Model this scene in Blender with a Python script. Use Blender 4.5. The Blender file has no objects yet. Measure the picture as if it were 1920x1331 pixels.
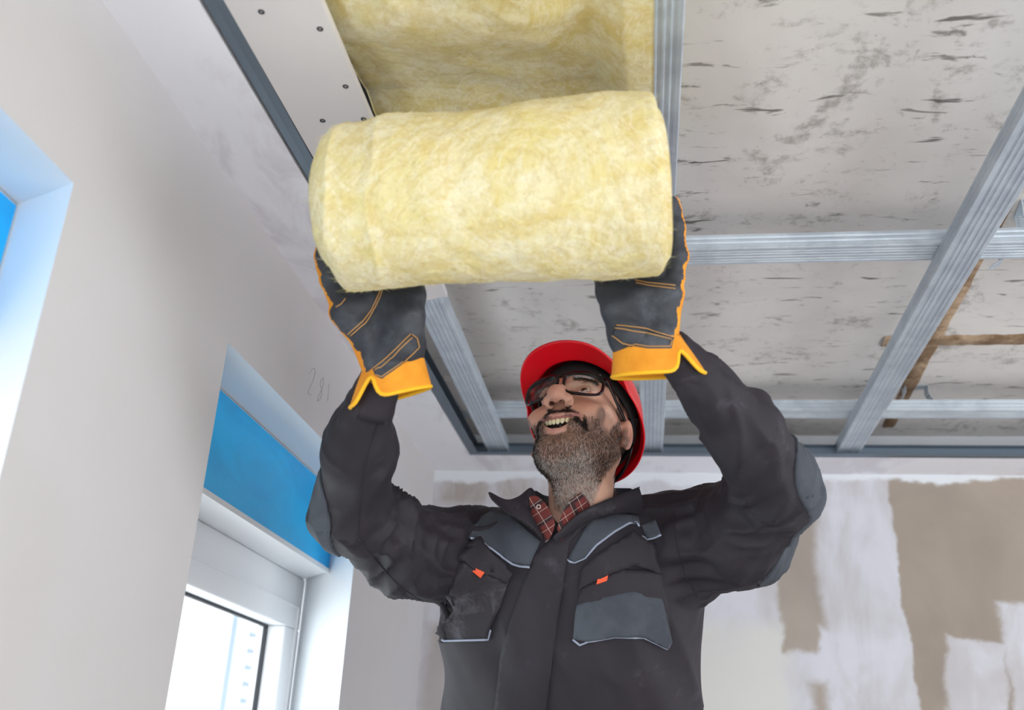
import bpy, bmesh, math, random
import numpy as np
from mathutils import Vector, Matrix
from mathutils.bvhtree import BVHTree
from mathutils.geometry import delaunay_2d_cdt

random.seed(4); RNG = np.random.default_rng(7)
scene = bpy.context.scene
COL = scene.collection

# ------------------------------------------------------------------ camera
CAM = np.array([0.0, 0.0, 1.5])
PITCH, YAW, ROLL, FPX = math.radians(22.7), math.radians(8.49), math.radians(2.87), 1866.67
_cy, _sy, _cp, _sp, _cr, _sr = math.cos(YAW), math.sin(YAW), math.cos(PITCH), math.sin(PITCH), math.cos(ROLL), math.sin(ROLL)
FW = np.array([-_sy * _cp, _cy * _cp, _sp]); _r = np.array([_cy, _sy, 0.0]); _u = np.cross(_r, FW)
RT, UP = _cr * _r + _sr * _u, -_sr * _r + _cr * _u
cam_data = bpy.data.cameras.new('camera'); cam = bpy.data.objects.new('camera', cam_data); COL.objects.link(cam)
cam.matrix_world = Matrix(((RT[0], UP[0], -FW[0], CAM[0]), (RT[1], UP[1], -FW[1], CAM[1]), (RT[2], UP[2], -FW[2], CAM[2]), (0, 0, 0, 1)))
cam_data.sensor_width = 36.0; cam_data.lens = 35.0; cam_data.clip_start = 0.02
cam_data.dof.use_dof = True; cam_data.dof.focus_distance = 1.78; cam_data.dof.aperture_fstop = 3.2
scene.camera = cam

# ------------------------------------------------------------------ sky, light, exposure
world = bpy.data.worlds.new('overcast_sky'); scene.world = world; world.use_nodes = True
bg = world.node_tree.nodes['Background']
bg.inputs[0].default_value = (0.93, 0.965, 1.0, 1); bg.inputs[1].default_value = 1.35
scene.view_settings.view_transform = 'Standard'; scene.view_settings.look = 'None'
scene.view_settings.gamma = 1.0; scene.view_settings.use_curve_mapping = False
scene.view_settings.exposure = 1.45

# ------------------------------------------------------------------ measuring helpers (metres; a pixel of the 1920x1331 frame + a distance gives a point)
def ray(x, y): return FW + (x - 960) / FPX * RT - (y - 665.5) / FPX * UP
def at(x, y, d): return CAM + ray(x, y) * d
def on_z(x, y, z): q = ray(x, y); return CAM + q * ((z - CAM[2]) / q[2])
def on_x(x, y, v): q = ray(x, y); return CAM + q * ((v - CAM[0]) / q[0])
def on_y(x, y, v): q = ray(x, y); return CAM + q * ((v - CAM[1]) / q[1])

# ------------------------------------------------------------------ node expression helper
class NX:
    """tiny wrapper: arithmetic on node sockets"""
    def __init__(s, nt, sock): s.nt, s.k = nt, sock
    def _m(s, op, *a, clamp=False):
        n = s.nt.nodes.new('ShaderNodeMath'); n.operation = op; n.use_clamp = clamp
        for i, v in enumerate((s,) + a):
            if isinstance(v, NX): s.nt.links.new(v.k, n.inputs[i])
            else: n.inputs[i].default_value = v
        return NX(s.nt, n.outputs[0])
    def __add__(s, o): return s._m('ADD', o)
    def __sub__(s, o): return s._m('SUBTRACT', o)
    def __mul__(s, o): return s._m('MULTIPLY', o)
    def mn(s, o): return s._m('MINIMUM', o)
    def mx(s, o): return s._m('MAXIMUM', o)
    def abs(s): return s._m('ABSOLUTE')
    def sin(s): return s._m('SINE')
    def inv(s): return NX.c(s.nt, 1.0) - s
    @staticmethod
    def c(nt, v):
        n = nt.nodes.new('ShaderNodeValue'); n.outputs[0].default_value = v; return NX(nt, n.outputs[0])
    def ss(s, a, b, lo=0.0, hi=1.0):
        n = s.nt.nodes.new('ShaderNodeMapRange'); n.interpolation_type = 'SMOOTHSTEP'
        s.nt.links.new(s.k, n.inputs[0]); n.inputs[1].default_value = a; n.inputs[2].default_value = b
        n.inputs[3].default_value = lo; n.inputs[4].default_value = hi
        return NX(s.nt, n.outputs[0])

class Mat:
    def __init__(s, name, color=(.5, .5, .5), rough=.6, metal=0.0, **kw):
        s.m = bpy.data.materials.new(name); s.m.use_nodes = True; s.nt = s.m.node_tree
        s.b = s.nt.nodes['Principled BSDF']
        s.b.inputs['Base Color'].default_value = (*color, 1); s.b.inputs['Roughness'].default_value = rough
        s.b.inputs['Metallic'].default_value = metal
        for k, v in kw.items(): s.b.inputs[k.replace('_', ' ')].default_value = v
        s.vec = None
    def pos(s, scale=(1, 1, 1), rot=(0, 0, 0)):
        g = s.nt.nodes.new('ShaderNodeNewGeometry'); mp = s.nt.nodes.new('ShaderNodeMapping')
        mp.inputs['Scale'].default_value = scale; mp.inputs['Rotation'].default_value = rot
        s.nt.links.new(g.outputs['Position'], mp.inputs[0]); return mp.outputs[0]
    def xyz(s):
        g = s.nt.nodes.new('ShaderNodeNewGeometry'); sp = s.nt.nodes.new('ShaderNodeSeparateXYZ')
        s.nt.links.new(g.outputs['Position'], sp.inputs[0]); return [NX(s.nt, o) for o in sp.outputs]
    def noise(s, scale=5, detail=4, rough=.55, dist=0.0, vscale=(1, 1, 1), rot=(0, 0, 0)):
        n = s.nt.nodes.new('ShaderNodeTexNoise'); s.nt.links.new(s.pos(vscale, rot), n.inputs['Vector'])
        n.inputs['Scale'].default_value = scale; n.inputs['Detail'].default_value = detail
        n.inputs['Roughness'].default_value = rough; n.inputs['Distortion'].default_value = dist
        return NX(s.nt, n.outputs[0])
    def voro(s, scale=20, vscale=(1, 1, 1), rot=(0, 0, 0)):
        n = s.nt.nodes.new('ShaderNodeTexVoronoi'); s.nt.links.new(s.pos(vscale, rot), n.inputs['Vector'])
        n.inputs['Scale'].default_value = scale; return NX(s.nt, n.outputs['Distance'])
    def mix(s, fac, a, b):
        n = s.nt.nodes.new('ShaderNodeMix'); n.data_type = 'RGBA'
        if isinstance(fac, NX): s.nt.links.new(fac.k, n.inputs[0])
        else: n.inputs[0].default_value = fac
        for i, v in ((6, a), (7, b)):
            if isinstance(v, tuple): n.inputs[i].default_value = (*v, 1)
            else: s.nt.links.new(v, n.inputs[i])
        return n.outputs[2]
    def color(s, sock): s.nt.links.new(sock, s.b.inputs['Base Color']); return s
    def rough(s, nx): s.nt.links.new(nx.k, s.b.inputs['Roughness']); return s
    def bump(s, nx, dist=.002, strength=1.0):
        n = s.nt.nodes.new('ShaderNodeBump'); n.inputs['Distance'].default_value = dist; n.inputs['Strength'].default_value = strength
        s.nt.links.new(nx.k, n.inputs['Height']); s.nt.links.new(n.outputs[0], s.b.inputs['Normal']); return s
    def attr(s, name='Col'):
        n = s.nt.nodes.new('ShaderNodeAttribute'); n.attribute_name = name; return n.outputs['Color']

def lin(r, g, b):
    f = lambda c: (c / 255 / 12.92) if c / 255 <= .04045 else ((c / 255 + .055) / 1.055) ** 2.4
    return (f(r), f(g), f(b))

# ------------------------------------------------------------------ object helpers
ORG = {}
def tag(o, label=None, cat=None, group=None, kind=None):
    for k, v in (('label', label), ('category', cat), ('group', group), ('kind', kind)):
        if v: o[k] = v
    return o
def thing(name, loc, label, cat, group=None):
    o = bpy.data.objects.new(name, None); COL.objects.link(o); o.location = loc; o.empty_display_size = .05
    ORG[o.name] = np.array(loc, float); return tag(o, label, cat, group)
def obj(name, v, f, mat=None, parent=None, smooth=False, cols=None, midx=None):
    """world-space verts -> ONE mesh object; origin at the parent's base or at its own base"""
    v = np.asarray(v, float)
    if parent is not None: org = ORG[parent.name]
    else: org = np.array([(v[:, 0].min() + v[:, 0].max()) / 2, (v[:, 1].min() + v[:, 1].max()) / 2, v[:, 2].min()])
    me = bpy.data.meshes.new(name); me.from_pydata((v - org).tolist(), [], [list(map(int, q)) for q in f]); me.update()
    if smooth: me.polygons.foreach_set('use_smooth', [True] * len(me.polygons))
    if cols is not None:
        ca = me.color_attributes.new('Col', 'FLOAT_COLOR', 'POINT')
        ca.data.foreach_set('color', np.c_[cols, np.ones(len(cols))].astype(np.float32).ravel())
    for m in (mat if isinstance(mat, (list, tuple)) else [mat]):
        if m is not None: me.materials.append(m.m if isinstance(m, Mat) else m)
    if midx is not None: me.polygons.foreach_set('material_index', [int(i) for i in midx])
    o = bpy.data.objects.new(name, me); COL.objects.link(o)
    if parent is not None: o.parent = parent
    else: o.location = org
    ORG[o.name] = org
    return o
def mod(o, kind, **kw):
    m = o.modifiers.new(kind.lower(), kind)
    for k, v in kw.items(): setattr(m, k, v)
    return o
class MB:
    """collects world-space geometry"""
    def __init__(s): s.v, s.f = [], []
    def add(s, v, f):
        n = len(s.v); s.v += [list(map(float, p)) for p in v]; s.f += [[i + n for i in q] for q in f]; return s
    def box(s, lo, hi):
        x0, y0, z0 = lo; x1, y1, z1 = hi
        return s.add([(x0,y0,z0),(x1,y0,z0),(x1,y1,z0),(x0,y1,z0),(x0,y0,z1),(x1,y0,z1),(x1,y1,z1),(x0,y1,z1)],
                     [(0,3,2,1),(4,5,6,7),(0,1,5,4),(1,2,6,5),(2,3,7,6),(3,0,4,7)])
    def prism(s, poly, z0, z1):
        n = len(poly); v = [(x, y, z0) for x, y in poly] + [(x, y, z1) for x, y in poly]
        return s.add(v, [list(range(n))[::-1], list(range(n, 2 * n))] + [(i, (i + 1) % n, n + (i + 1) % n, n + i) for i in range(n)])
    def tube(s, pts, r, seg=6, closed=False, flat=None):
        P = [np.asarray(p, float) for p in pts]; n = len(P); rr = r if hasattr(r, '__len__') else [r] * n
        V = []; prev = None
        for i in range(n):
            t = (P[(i + 1) % n] - P[i - 1]) if closed else (P[min(i + 1, n - 1)] - P[max(i - 1, 0)])
            t = t / (np.linalg.norm(t) + 1e-12)
            a = prev if prev is not None else (np.array([0, 0, 1.]) if abs(t[2]) < .9 else np.array([1., 0, 0]))
            a = a - t * (a @ t); a /= np.linalg.norm(a) + 1e-12; b = np.cross(t, a); prev = a
            for k in range(seg):
                w = 2 * math.pi * k / seg; V.append(P[i] + rr[i] * (math.cos(w) * a + math.sin(w) * b))
        F = []
        for i in range(n if closed else n - 1):
            j = (i + 1) % n
            for k in range(seg): F.append((i * seg + k, i * seg + (k + 1) % seg, j * seg + (k + 1) % seg, j * seg + k))
        if not closed: F += [list(range(seg))[::-1], list(range((n - 1) * seg, n * seg))]
        return s.add(V, F)
    def sweep(s, prof, p0, p1, up=(0, 0, 1)):
        """open profile (list of (side, up)) swept from p0 to p1"""
        p0, p1 = np.array(p0, float), np.array(p1, float); t = (p1 - p0) / np.linalg.norm(p1 - p0)
        u = np.array(up, float); sd = np.cross(t, u); sd /= np.linalg.norm(sd); u = np.cross(sd, t); n = len(prof)
        V = [p0 + a * sd + b * u for a, b in prof] + [p1 + a * sd + b * u for a, b in prof]
        return s.add(V, [(i, i + 1, n + i + 1, n + i) for i in range(n - 1)])
    def build(s, name, mat, parent=None, smooth=False): return obj(name, s.v, s.f, mat, parent, smooth)

# ------------------------------------------------------------------ numpy noise
def _hash(i, j, k, seed):
    h = (i * 374761393 + j * 668265263 + k * 2147483647 + seed * 1274126177) & 0xffffffff
    h = ((h ^ (h >> 13)) * 1274126177) & 0xffffffff
    return ((h ^ (h >> 16)) & 0xffff).astype(np.float64) / 65535.0
def vnoise(P, seed=0):
    P = np.asarray(P, float); I = np.floor(P).astype(np.int64); f = P - I; f = f * f * (3 - 2 * f); out = 0
    for dx in (0, 1):
        for dy in (0, 1):
            for dz in (0, 1):
                w = (f[:, 0] if dx else 1 - f[:, 0]) * (f[:, 1] if dy else 1 - f[:, 1]) * (f[:, 2] if dz else 1 - f[:, 2])
                out = out + w * _hash(I[:, 0] + dx, I[:, 1] + dy, I[:, 2] + dz, seed)
    return out * 2 - 1
def fbm(P, oct=3, seed=0):
    P = np.asarray(P, float); a, t = 1.0, 0
    for o in range(oct): t = t + a * vnoise(P * 2 ** o, seed + o); a *= .5
    return t
# ================================================================== THE ROOM
H = 2.40            # underside of the boarded ceiling border
HP = H + .0125      # underside of the main metal profiles
HC = HP + .031      # underside of the cross profiles
HS = 2.525          # underside of the concrete slab
XW, YB = -.70, 3.10 # left wall face, back wall face

# ---- materials of the setting
m_wall = Mat('painted_wall', rough=.85)
_n = m_wall.noise(1.6, 3); _n2 = m_wall.noise(60, 2)
m_wall.color(m_wall.mix(_n.ss(.3, .75), lin(203, 201, 203), lin(196, 192, 190))).bump(_n2, .0006, .5)
m_plaster = Mat('white_plaster', rough=.8)
_n = m_plaster.noise(7, 5, .6, 1.0, (1, .5, 1)); _m = m_plaster.noise(2.2, 3, .5, .6)
m_plaster.color(m_plaster.mix((_n * .5 + _m * .7).ss(.60, .74), lin(240, 240, 246), lin(220, 217, 224))).bump(_n, .001, .5)
m_reveal = Mat('white_reveal', lin(228, 232, 236), .7)
m_concrete = Mat('stained_concrete', rough=.9)
c = m_concrete
_big = c.noise(2.1, 4, .6, .4); _fine = c.noise(40, 4, .65)
_dash = c.noise(13, 6, .68, .5, (.6, 2.2, 1)); _dash2 = c.noise(21, 3, .6, .5, (.35, 2.0, 1)); _blot = c.noise(5.5, 6, .7, .8)
_spk = c.voro(24, (1, 1.6, 1)); _rust = c.noise(3.1, 5, .6, .5, (1, 1.2, 1))
base = c.mix(_big.ss(.32, .72), lin(226, 222, 218), lin(208, 203, 199))
base = c.mix((_blot * .65 + _fine * .35).ss(.52, .66, 0, .6), base, lin(120, 112, 104))
base = c.mix(_dash.ss(.60, .69, 0, .75), base, lin(104, 97, 90))
base = c.mix(_dash2.ss(.645, .72, 0, .8), base, lin(78, 70, 64))
base = c.mix(_spk.ss(.045, .02, 0, .8) * _blot.ss(.42, .55), base, lin(70, 64, 60))
base = c.mix(_rust.ss(.66, .76, 0, .5), base, lin(196, 160, 128))
c.color(base).bump(_fine * .5 + _dash * .5, .002, .5)
m_brown = Mat('brown_joint_filler', rough=.95)
_n = m_brown.noise(26, 5, .65); _n2 = m_brown.noise(9, 4, .6, 0, (1, .4, 1))
m_brown.color(m_brown.mix((_n * .6 + _n2 * .4).ss(.38, .66), lin(122, 96, 70), lin(186, 160, 132))).bump(_n, .004)
m_floor = Mat('dusty_screed', rough=.9); _n = m_floor.noise(3, 5)
m_floor.color(m_floor.mix(_n.ss(.3, .7), lin(190, 186, 180), lin(164, 158, 152)))

# back wall: bare board with smeared filler, the patches are stains with a shape of their own
m_back = Mat('filled_board_wall', rough=.85)
b = m_back; X, Y, Z = b.xyz()
wa, wb = b.noise(3.2, 5, .6) - .5, b.noise(3.1, 5, .6, 0, (1, 1, 1.3), (0, 0, 1.1)) - .5
wf = b.noise(16, 5, .7) - .5
x = X + wa * .12 + wf * .025; z = Z + wb * .14 + wf * .03
def rect(x0, x1, z0, z1, s=.012, sl=0.0):
    xx = x + (Z - 2.0) * (-sl)
    return xx.ss(x0 - s, x0 + s).mn(xx.ss(x1 + s, x1 - s)).mn(z.ss(z0 - s, z0 + s)).mn(z.ss(z1 + s, z1 - s))
streak = b.noise(7, 5, .65, .6, (1, 1, .35)); cloud = b.noise(2.4, 4, .6, .5)
smear = b.mix((streak * .6 + cloud * .5).ss(.42, .68), lin(208, 208, 216), lin(188, 184, 186))
bare = b.mix(cloud.ss(.3, .7), lin(164, 151, 138), lin(150, 138, 127))
cream = b.mix(cloud.ss(.3, .7), lin(212, 210, 206), lin(205, 204, 207))
# bare board: large field right of the filler band, islands left of it
m1 = rect(.745, 2.2, 1.2, 2.385, .006, -.03)
m1 = m1.mn(rect(.86, 1.02, 1.0, 1.90, .01, .18).inv()).mn(rect(.99, 2.2, 1.0, 2.02, .014).inv())
m2 = rect(.40, .50, 1.92, 2.27, .02).mx(rect(.385, .475, 1.86, 2.10, .008)).mx(rect(.45, .492, 1.3, 1.78, .02)).mx(rect(.33, .40, 1.40, 1.62, .02) * streak.ss(.5, .6))
m3 = rect(-.665, -.30, 2.30, 2.385, .02) * streak.ss(.35, .62, .2, 1).mx(rect(-.69, -.645, 1.2, 1.95, .012) * .5)
m4 = rect(-.69, -.60, 1.45, 1.92, .03) * .55
low = Z.ss(1.98, 1.9) * X.ss(.44, .36) * X.ss(-.2, .0)
col = b.mix(low, smear, cream)
col = b.mix((m1 * b.noise(2, 2).ss(.1, .3, .9, 1)).mx(m2 * .9).mx(m3 * .75).mx(m4), col, bare)
col = b.mix(z.ss(2.366, 2.384), col, lin(218, 221, 225))
b.color(col).bump(streak * .5 + wf, .0015, .4)

m_steel = Mat('galvanised_steel', rough=.42, metal=.6)
_a = m_steel.noise(70, 2, .5, 0, (1, .004, 1)); _c = m_steel.noise(14, 5, .65, .4)
m_steel.color(m_steel.mix((_a * .25 + _c * .75).ss(.4, .62), lin(186, 196, 206), lin(204, 213, 221))).rough(_c.ss(.3, .7, .40, .55))
m_steelx = Mat('galvanised_steel_cross', rough=.42, metal=.6)
_a = m_steelx.noise(70, 2, .5, 0, (.004, 1, 1)); _c = m_steelx.noise(14, 5, .65, .4)
m_steelx.color(m_steelx.mix((_a * .25 + _c * .75).ss(.4, .62), lin(186, 196, 206), lin(204, 213, 221))).rough(_c.ss(.3, .7, .40, .55))
m_track = Mat('dull_steel_track', lin(112, 124, 136), .45, .7)
m_board = Mat('plasterboard_paper', rough=.85); _n = m_board.noise(2.4, 3); _f = m_board.noise(120, 2)
m_board.color(m_board.mix(_n.ss(.3, .7), lin(222, 216, 214), lin(210, 206, 206))).bump(_f, .0003, .4)
m_gyp = Mat('gypsum_core', lin(226, 222, 216), .95)
m_screw = Mat('black_screw', lin(36, 33, 38), .6, .0)
m_pvc = Mat('white_window_frame', lin(226, 227, 230), .35)
m_gasket = Mat('rubber_gasket', lin(40, 42, 48), .6)
m_film = Mat('blue_protective_film', lin(0, 140, 200), .3); _n = m_film.noise(6, 4, .6, .6, (1, .5, 1.5)); 
m_film.color(m_film.mix(_n.ss(.35, .7), lin(0, 182, 248), lin(0, 164, 232))).bump(m_film.noise(5, 3), .003, .3)
m_glass = Mat('window_glass', (1, 1, 1), 0.0)
nt = m_glass.nt; tr = nt.nodes.new('ShaderNodeBsdfTransparent'); tr.inputs[0].default_value = (.96, .985, .98, 1)
gl = nt.nodes.new('ShaderNodeBsdfGlossy'); gl.inputs['Roughness'].default_value = .01
lw = nt.nodes.new('ShaderNodeLayerWeight'); fr = NX(nt, lw.outputs['Facing'])._m('POWER', 4.0) * .5 + .05; mx = nt.nodes.new('ShaderNodeMixShader')
nt.links.new(fr.k, mx.inputs[0]); nt.links.new(tr.outputs[0], mx.inputs[1]); nt.links.new(gl.outputs[0], mx.inputs[2])
nt.links.new(mx.outputs[0], nt.nodes['Material Output'].inputs[0])

def struct(o): return tag(o, kind='structure')
XR, YF = 3.1, -2.4
struct(MB().box((XW - .3, YF, -.1), (XR + .2, YB + .2, 0)).build('floor', m_floor))
struct(MB().box((XW - .3, YB, 0), (XR + .2, YB + .2, HS + .2)).build('wall_back', m_back))
ceil_o = struct(MB().box((XW - .3, YF, HS), (XR + .2, YB, HS + .2)).build('ceiling', m_concrete))
struct(MB().box((XR, 2.6, 0), (XR + .2, YB, HS)).box((XR, YF, 0), (XR + .2, 2.6, .5)).box((XR, YF, 2.3), (XR + .2, 2.6, HS)).build('wall_right', m_wall))

# left wall: one mesh with two splayed window openings
SOF, SILL = 2.143, 0.90
OPEN = [(.10, .967, .10, .42), (1.456, 2.31, .30, 1.22)]   # y0, y1 and the splay (metres along y per metre of depth) of each side
W = MB()
def q(*p): W.add(p, [tuple(range(len(p)))])
ys = [YF, OPEN[0][0], OPEN[0][1], OPEN[1][0], OPEN[1][1], YB]
for i in range(5):
    if i in (1, 3):
        q((XW, ys[i], 0), (XW, ys[i+1], 0), (XW, ys[i+1], SILL), (XW, ys[i], SILL))
        q((XW, ys[i], SOF), (XW, ys[i+1], SOF), (XW, ys[i+1], HS), (XW, ys[i], HS))
    else: q((XW, ys[i], 0), (XW, ys[i+1], 0), (XW, ys[i+1], HS), (XW, ys[i], HS))
wall_l = struct(W.build('wall_left', m_wall))
for k, (y0, y1, s0, s1) in enumerate(OPEN):
    D = .30; xo = XW - D; W = MB()
    a0, a1 = y0 - s0 * D, y1 + s1 * D
    q((XW, y1, SILL), (xo, a1, SILL), (xo, a1, SOF), (XW, y1, SOF)); q((XW, y0, SILL), (XW, y0, SOF), (xo, a0, SOF), (xo, a0, SILL))
    q((XW, y0, SOF), (XW, y1, SOF), (xo, a1, SOF), (xo, a0, SOF)); q((XW, y0, SILL), (xo, a0, SILL), (xo, a1, SILL), (XW, y1, SILL))
    r = W.build('reveal', m_reveal, wall_l)
    r2 = MB()   # outer leaf of the wall around the opening keeps daylight where the window is
    r2.box((xo - .02, a0 - 1.0 if k == 0 else y0 - .25, 0), (xo, a0, HS)).box((xo - .02, a1, 0), (xo, a1 + (.25 if k == 0 else 1.2), HS)).box((xo - .02, a0, SOF), (xo, a1, HS)).box((xo - .02, a0, 0), (xo, a1, SILL))
    r2.build('outer_leaf', m_wall, wall_l)
    # window: frame, sash lip, glass
    xf = -.90; ya, yb = y0 - s0 * .2, y1 + s1 * .2; ft, fi = 1.94, .105
    win = bpy.data.objects.new('window_%d' % (k + 1), None); COL.objects.link(win); win.location = (xf, (ya + yb) / 2, SILL); ORG[win.name] = np.array(win.location); struct(win)
    fm = MB(); xb = -.975
    fm.box((xb, ya, ft - .13), (xf, yb, ft)).box((xb, ya, SILL), (xf, yb, SILL + .11)).box((xb, ya, SILL + .11), (xf, ya + fi, ft - .13)).box((xb, yb - fi, SILL + .11), (xf, yb, ft - .13))
    mod(fm.build('frame', m_pvc, win), 'BEVEL', width=.004, segments=2)
    sm = MB(); gy0, gy1, gz0, gz1 = ya + .035, yb - .035, SILL + .035, ft - .075
    for lo, hi in (((xf, gy0, gz1 - .003), (xf + .006, gy1, gz1)), ((xf, gy0, gz0), (xf + .006, gy1, gz0 + .003)), ((xf, gy0, gz0), (xf + .006, gy0 + .003, gz1)), ((xf, gy1 - .003, gz0), (xf + .006, gy1, gz1))): sm.box(lo, hi)
    sm.build('sash_lip', m_pvc, win)
    gk = MB(); ia, ib, iz0, iz1 = ya + fi, yb - fi, SILL + .11, ft - .13
    gk.box((-.955, ia, iz1 - .006), (-.945, ib, iz1)).box((-.955, ib - .006, iz0), (-.945, ib, iz1)).box((-.955, ia, iz0), (-.945, ia + .006, iz1)).box((-.955, ia, iz0), (-.945, ib, iz0 + .006)).build('gasket', m_gasket, win)
    MB().box((-.953, ia, iz0), (-.949, ib, iz1)).build('pane', m_glass, win)
    # roller shutter box over the window, its face still under blue film
    xs = -.80; ba, bb = y0 - s0 * .1, y1 + s1 * .1
    sb = thing('shutter_box', (xs - .08, (ba + bb) / 2, ft), ['white roller shutter box with blue film above the nearest window at the frame edge', 'white roller shutter box with wide blue film strip above the bright window beside the worker'][k], 'shutter box')
    bm_ = MB().prism([(xs, ba), (xs, bb), (xs - .16, bb + s1 * .16 * .9), (xs - .16, ba)], ft, SOF - .002)
    mod(bm_.build('body', m_pvc, sb), 'BEVEL', width=.003, segments=2)
    fl = MB().box((xs, ba + .004, ft + .006), (xs + .0012, bb - .004, SOF - .006)).build('protective_film', m_film, sb)
    MB().box((xs - .001, ba, ft - .004), (xs + .004, bb, ft + .007)).build('lower_lip', m_pvc, sb)

# pencilled 281 on the left wall
m_pencil = Mat('pencil', lin(150, 147, 152), .8)
pw = thing('pencil_number', on_x(590, 720, XW), 'faint pencilled number on the grey wall beside the left glove', 'writing')
for name, S in (('digit', [(580, 701), (585, 692), (590, 691), (591, 699), (586, 716), (579, 731), (577, 737), (580, 740), (584, 740)]),
                ('digit', [(607, 707), (602, 712), (600, 722), (603, 729), (603, 740), (599, 751), (595, 752), (596, 744), (602, 733), (606, 722), (607, 710)]),
                ('digit', [(617, 719), (616, 733), (614, 752)])):
    MB().tube([on_x(x_, y_, XW + .0004) for x_, y_ in S], .0006, 4).build(name, m_pencil, pw)

# ---- boarded and plastered border of the ceiling (left and back)
tl0, tl1, yb0 = -.5745, -.5530, 2.923
struct(MB().prism([(XW, YF), (tl0 - .02, YF), (tl0, .9), (tl1, yb0), (tl1, YB), (XW, YB)], H, H + .0125).build('trim_1', m_plaster))
struct(MB().prism([(tl1, yb0), (XR, yb0 + .004), (XR, YB), (tl1, YB)], H, H + .0125).build('trim_2', m_plaster))

# ---- metal substructure
def c_profile(w, h):
    g = .0022; a = w / 2; P = [(-a + .006, h), (-a, h)]
    for t in (.72, .40): P += [(-a, h * t + .003), (-a + g, h * t), (-a, h * t - .003)]
    P += [(-a, .002), (-a + .002, 0)]
    for t in (-.62, -.34, 0, .34, .62): P += [(a * t - .004, 0), (a * t - .002, g), (a * t + .002, g), (a * t + .004, 0)]
    P += [(a - .002, 0), (a, .002)]
    for t in (.40, .72): P += [(a, h * t - .003), (a - g, h * t), (a, h * t + .003)]
    return P + [(a, h), (a - .006, h)]
def profile(name, p0, p1, z, w, h, label, group, mat=m_steel):
    o = MB().sweep(c_profile(w, h), (*p0, z), (*p1, z)).build(name, mat); mod(o, 'SOLIDIFY', thickness=.0008, offset=1)
    return tag(o, label, 'metal profile', group)
PG = 'ceiling profiles'
profile('ceiling_profile', (.552, YF), (.580, 2.935), HP, .068, .031, 'long galvanised profile slanting down the right side of the open ceiling', PG)
profile('ceiling_profile', (.034, YF), (.0065, 2.935), HP, .066, .031, 'galvanised profile running past the right end of the insulation roll', PG)
profile('ceiling_profile', (-.462, YF), (-.464, 2.935), HP, .066, .031, 'galvanised profile between the left glove and the red hard hat', PG)
profile('ceiling_profile', (.275, 2.72), (.29, 2.93), HP, .05, .03, 'short profile end above the bent right elbow', PG)
profile('cross_profile', (-.56, 1.750), (1.7, 1.745), HC, .066, .031, 'nearest cross profile behind the right glove', PG, m_steelx)
profile('cross_profile', (-.56, 2.668), (1.9, 2.666), HC, .066, .031, 'far cross profile level with the red hard hat', PG, m_steelx)
def u_track(name, p0, p1, label):
    o = MB().sweep([(.028, 0), (.013, .0012), (.001, 0), (0, .001), (0, .029), (.001, .03), (.028, .03)], (*p0, H + .0125 - .012), (*p1, H + .0125 - .012)).build(name, m_track)
    mod(o, 'SOLIDIFY', thickness=.0008, offset=0); return tag(o, label, 'metal track', 'edge tracks')
u_track('edge_track', (tl0 - .02, YF), (tl1 + .001, yb0), 'dark steel edge track along the white ceiling border on the left')
u_track('edge_track', (tl1, yb0 - .001), (XR, yb0 + .003), 'steel edge track across the top of the back wall')

# ---- plasterboard strip screwed up on the left
bl = [(-.546, YF), (-.5462, .5), (-.528, 1.80), (-.53, 1.822), (-.505, 1.828), (-.49, 1.822), (-.46, 1.83), (-.44, 1.826), (-.428, 1.815), (-.4135, 1.818), (-.4135, .9), (-.412, YF)]
bs = thing('plasterboard_strip', (-.48, 1.0, H), 'pale plasterboard strip with dark screw heads left of the insulation', 'plasterboard')
MB().prism(bl, H, H + .0122).build('board', m_board, bs)
for sx, sy in ((490, 22), (605, 226), (600, 54), (648, 162), (682, 223)):
    p = on_z(sx, sy, H); s = MB()
    ang = [2 * math.pi * k / 12 for k in range(12)]
    V = [(p[0] + rr * math.cos(a), p[1] + rr * math.sin(a), zz) for rr, zz in ((.0046, H + .001), (.0044, H - .0008), (.0022, H - .0010), (.0016, H + .0006)) for a in ang]
    s.add(V, [list(range(36, 48))] + [(12 * r_ + k, 12 * r_ + (k + 1) % 12, 12 * r_ + 12 + (k + 1) % 12, 12 * r_ + 12 + k) for r_ in range(3) for k in range(12)])
    s.build('screw', m_screw, bs)

# ---- brown filler lines on the slab
def slab_strip(px, w, dz=.003):
    P = [on_z(a, b_, HS) for a, b_ in px]; n = 40; V = []; F = []
    for i in range(n + 1):
        t = i / n; p = P[0] * (1 - t) + P[1] * t; d = P[1] - P[0]; sd = np.array([-d[1], d[0], 0]) / np.linalg.norm(d)
        e = w * (1 + .07 * math.sin(i * .9) + .05 * math.sin(i * 2.1 + 1))
        V += [p - sd * e + (0, 0, .001), p - sd * e * .8 - (0, 0, dz), p + sd * e * .8 - (0, 0, dz), p + sd * e + (0, 0, .001)]
        if i: F += [((i - 1) * 4 + k, (i - 1) * 4 + k + 1, i * 4 + k + 1, i * 4 + k) for k in range(3)]
    obj('filler_line', V, F, m_brown, ceil_o, True)
slab_strip([(1950, 250), (1665, 800)], .020); slab_strip([(1655, 639), (2000, 634)], .030, .0045)

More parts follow.
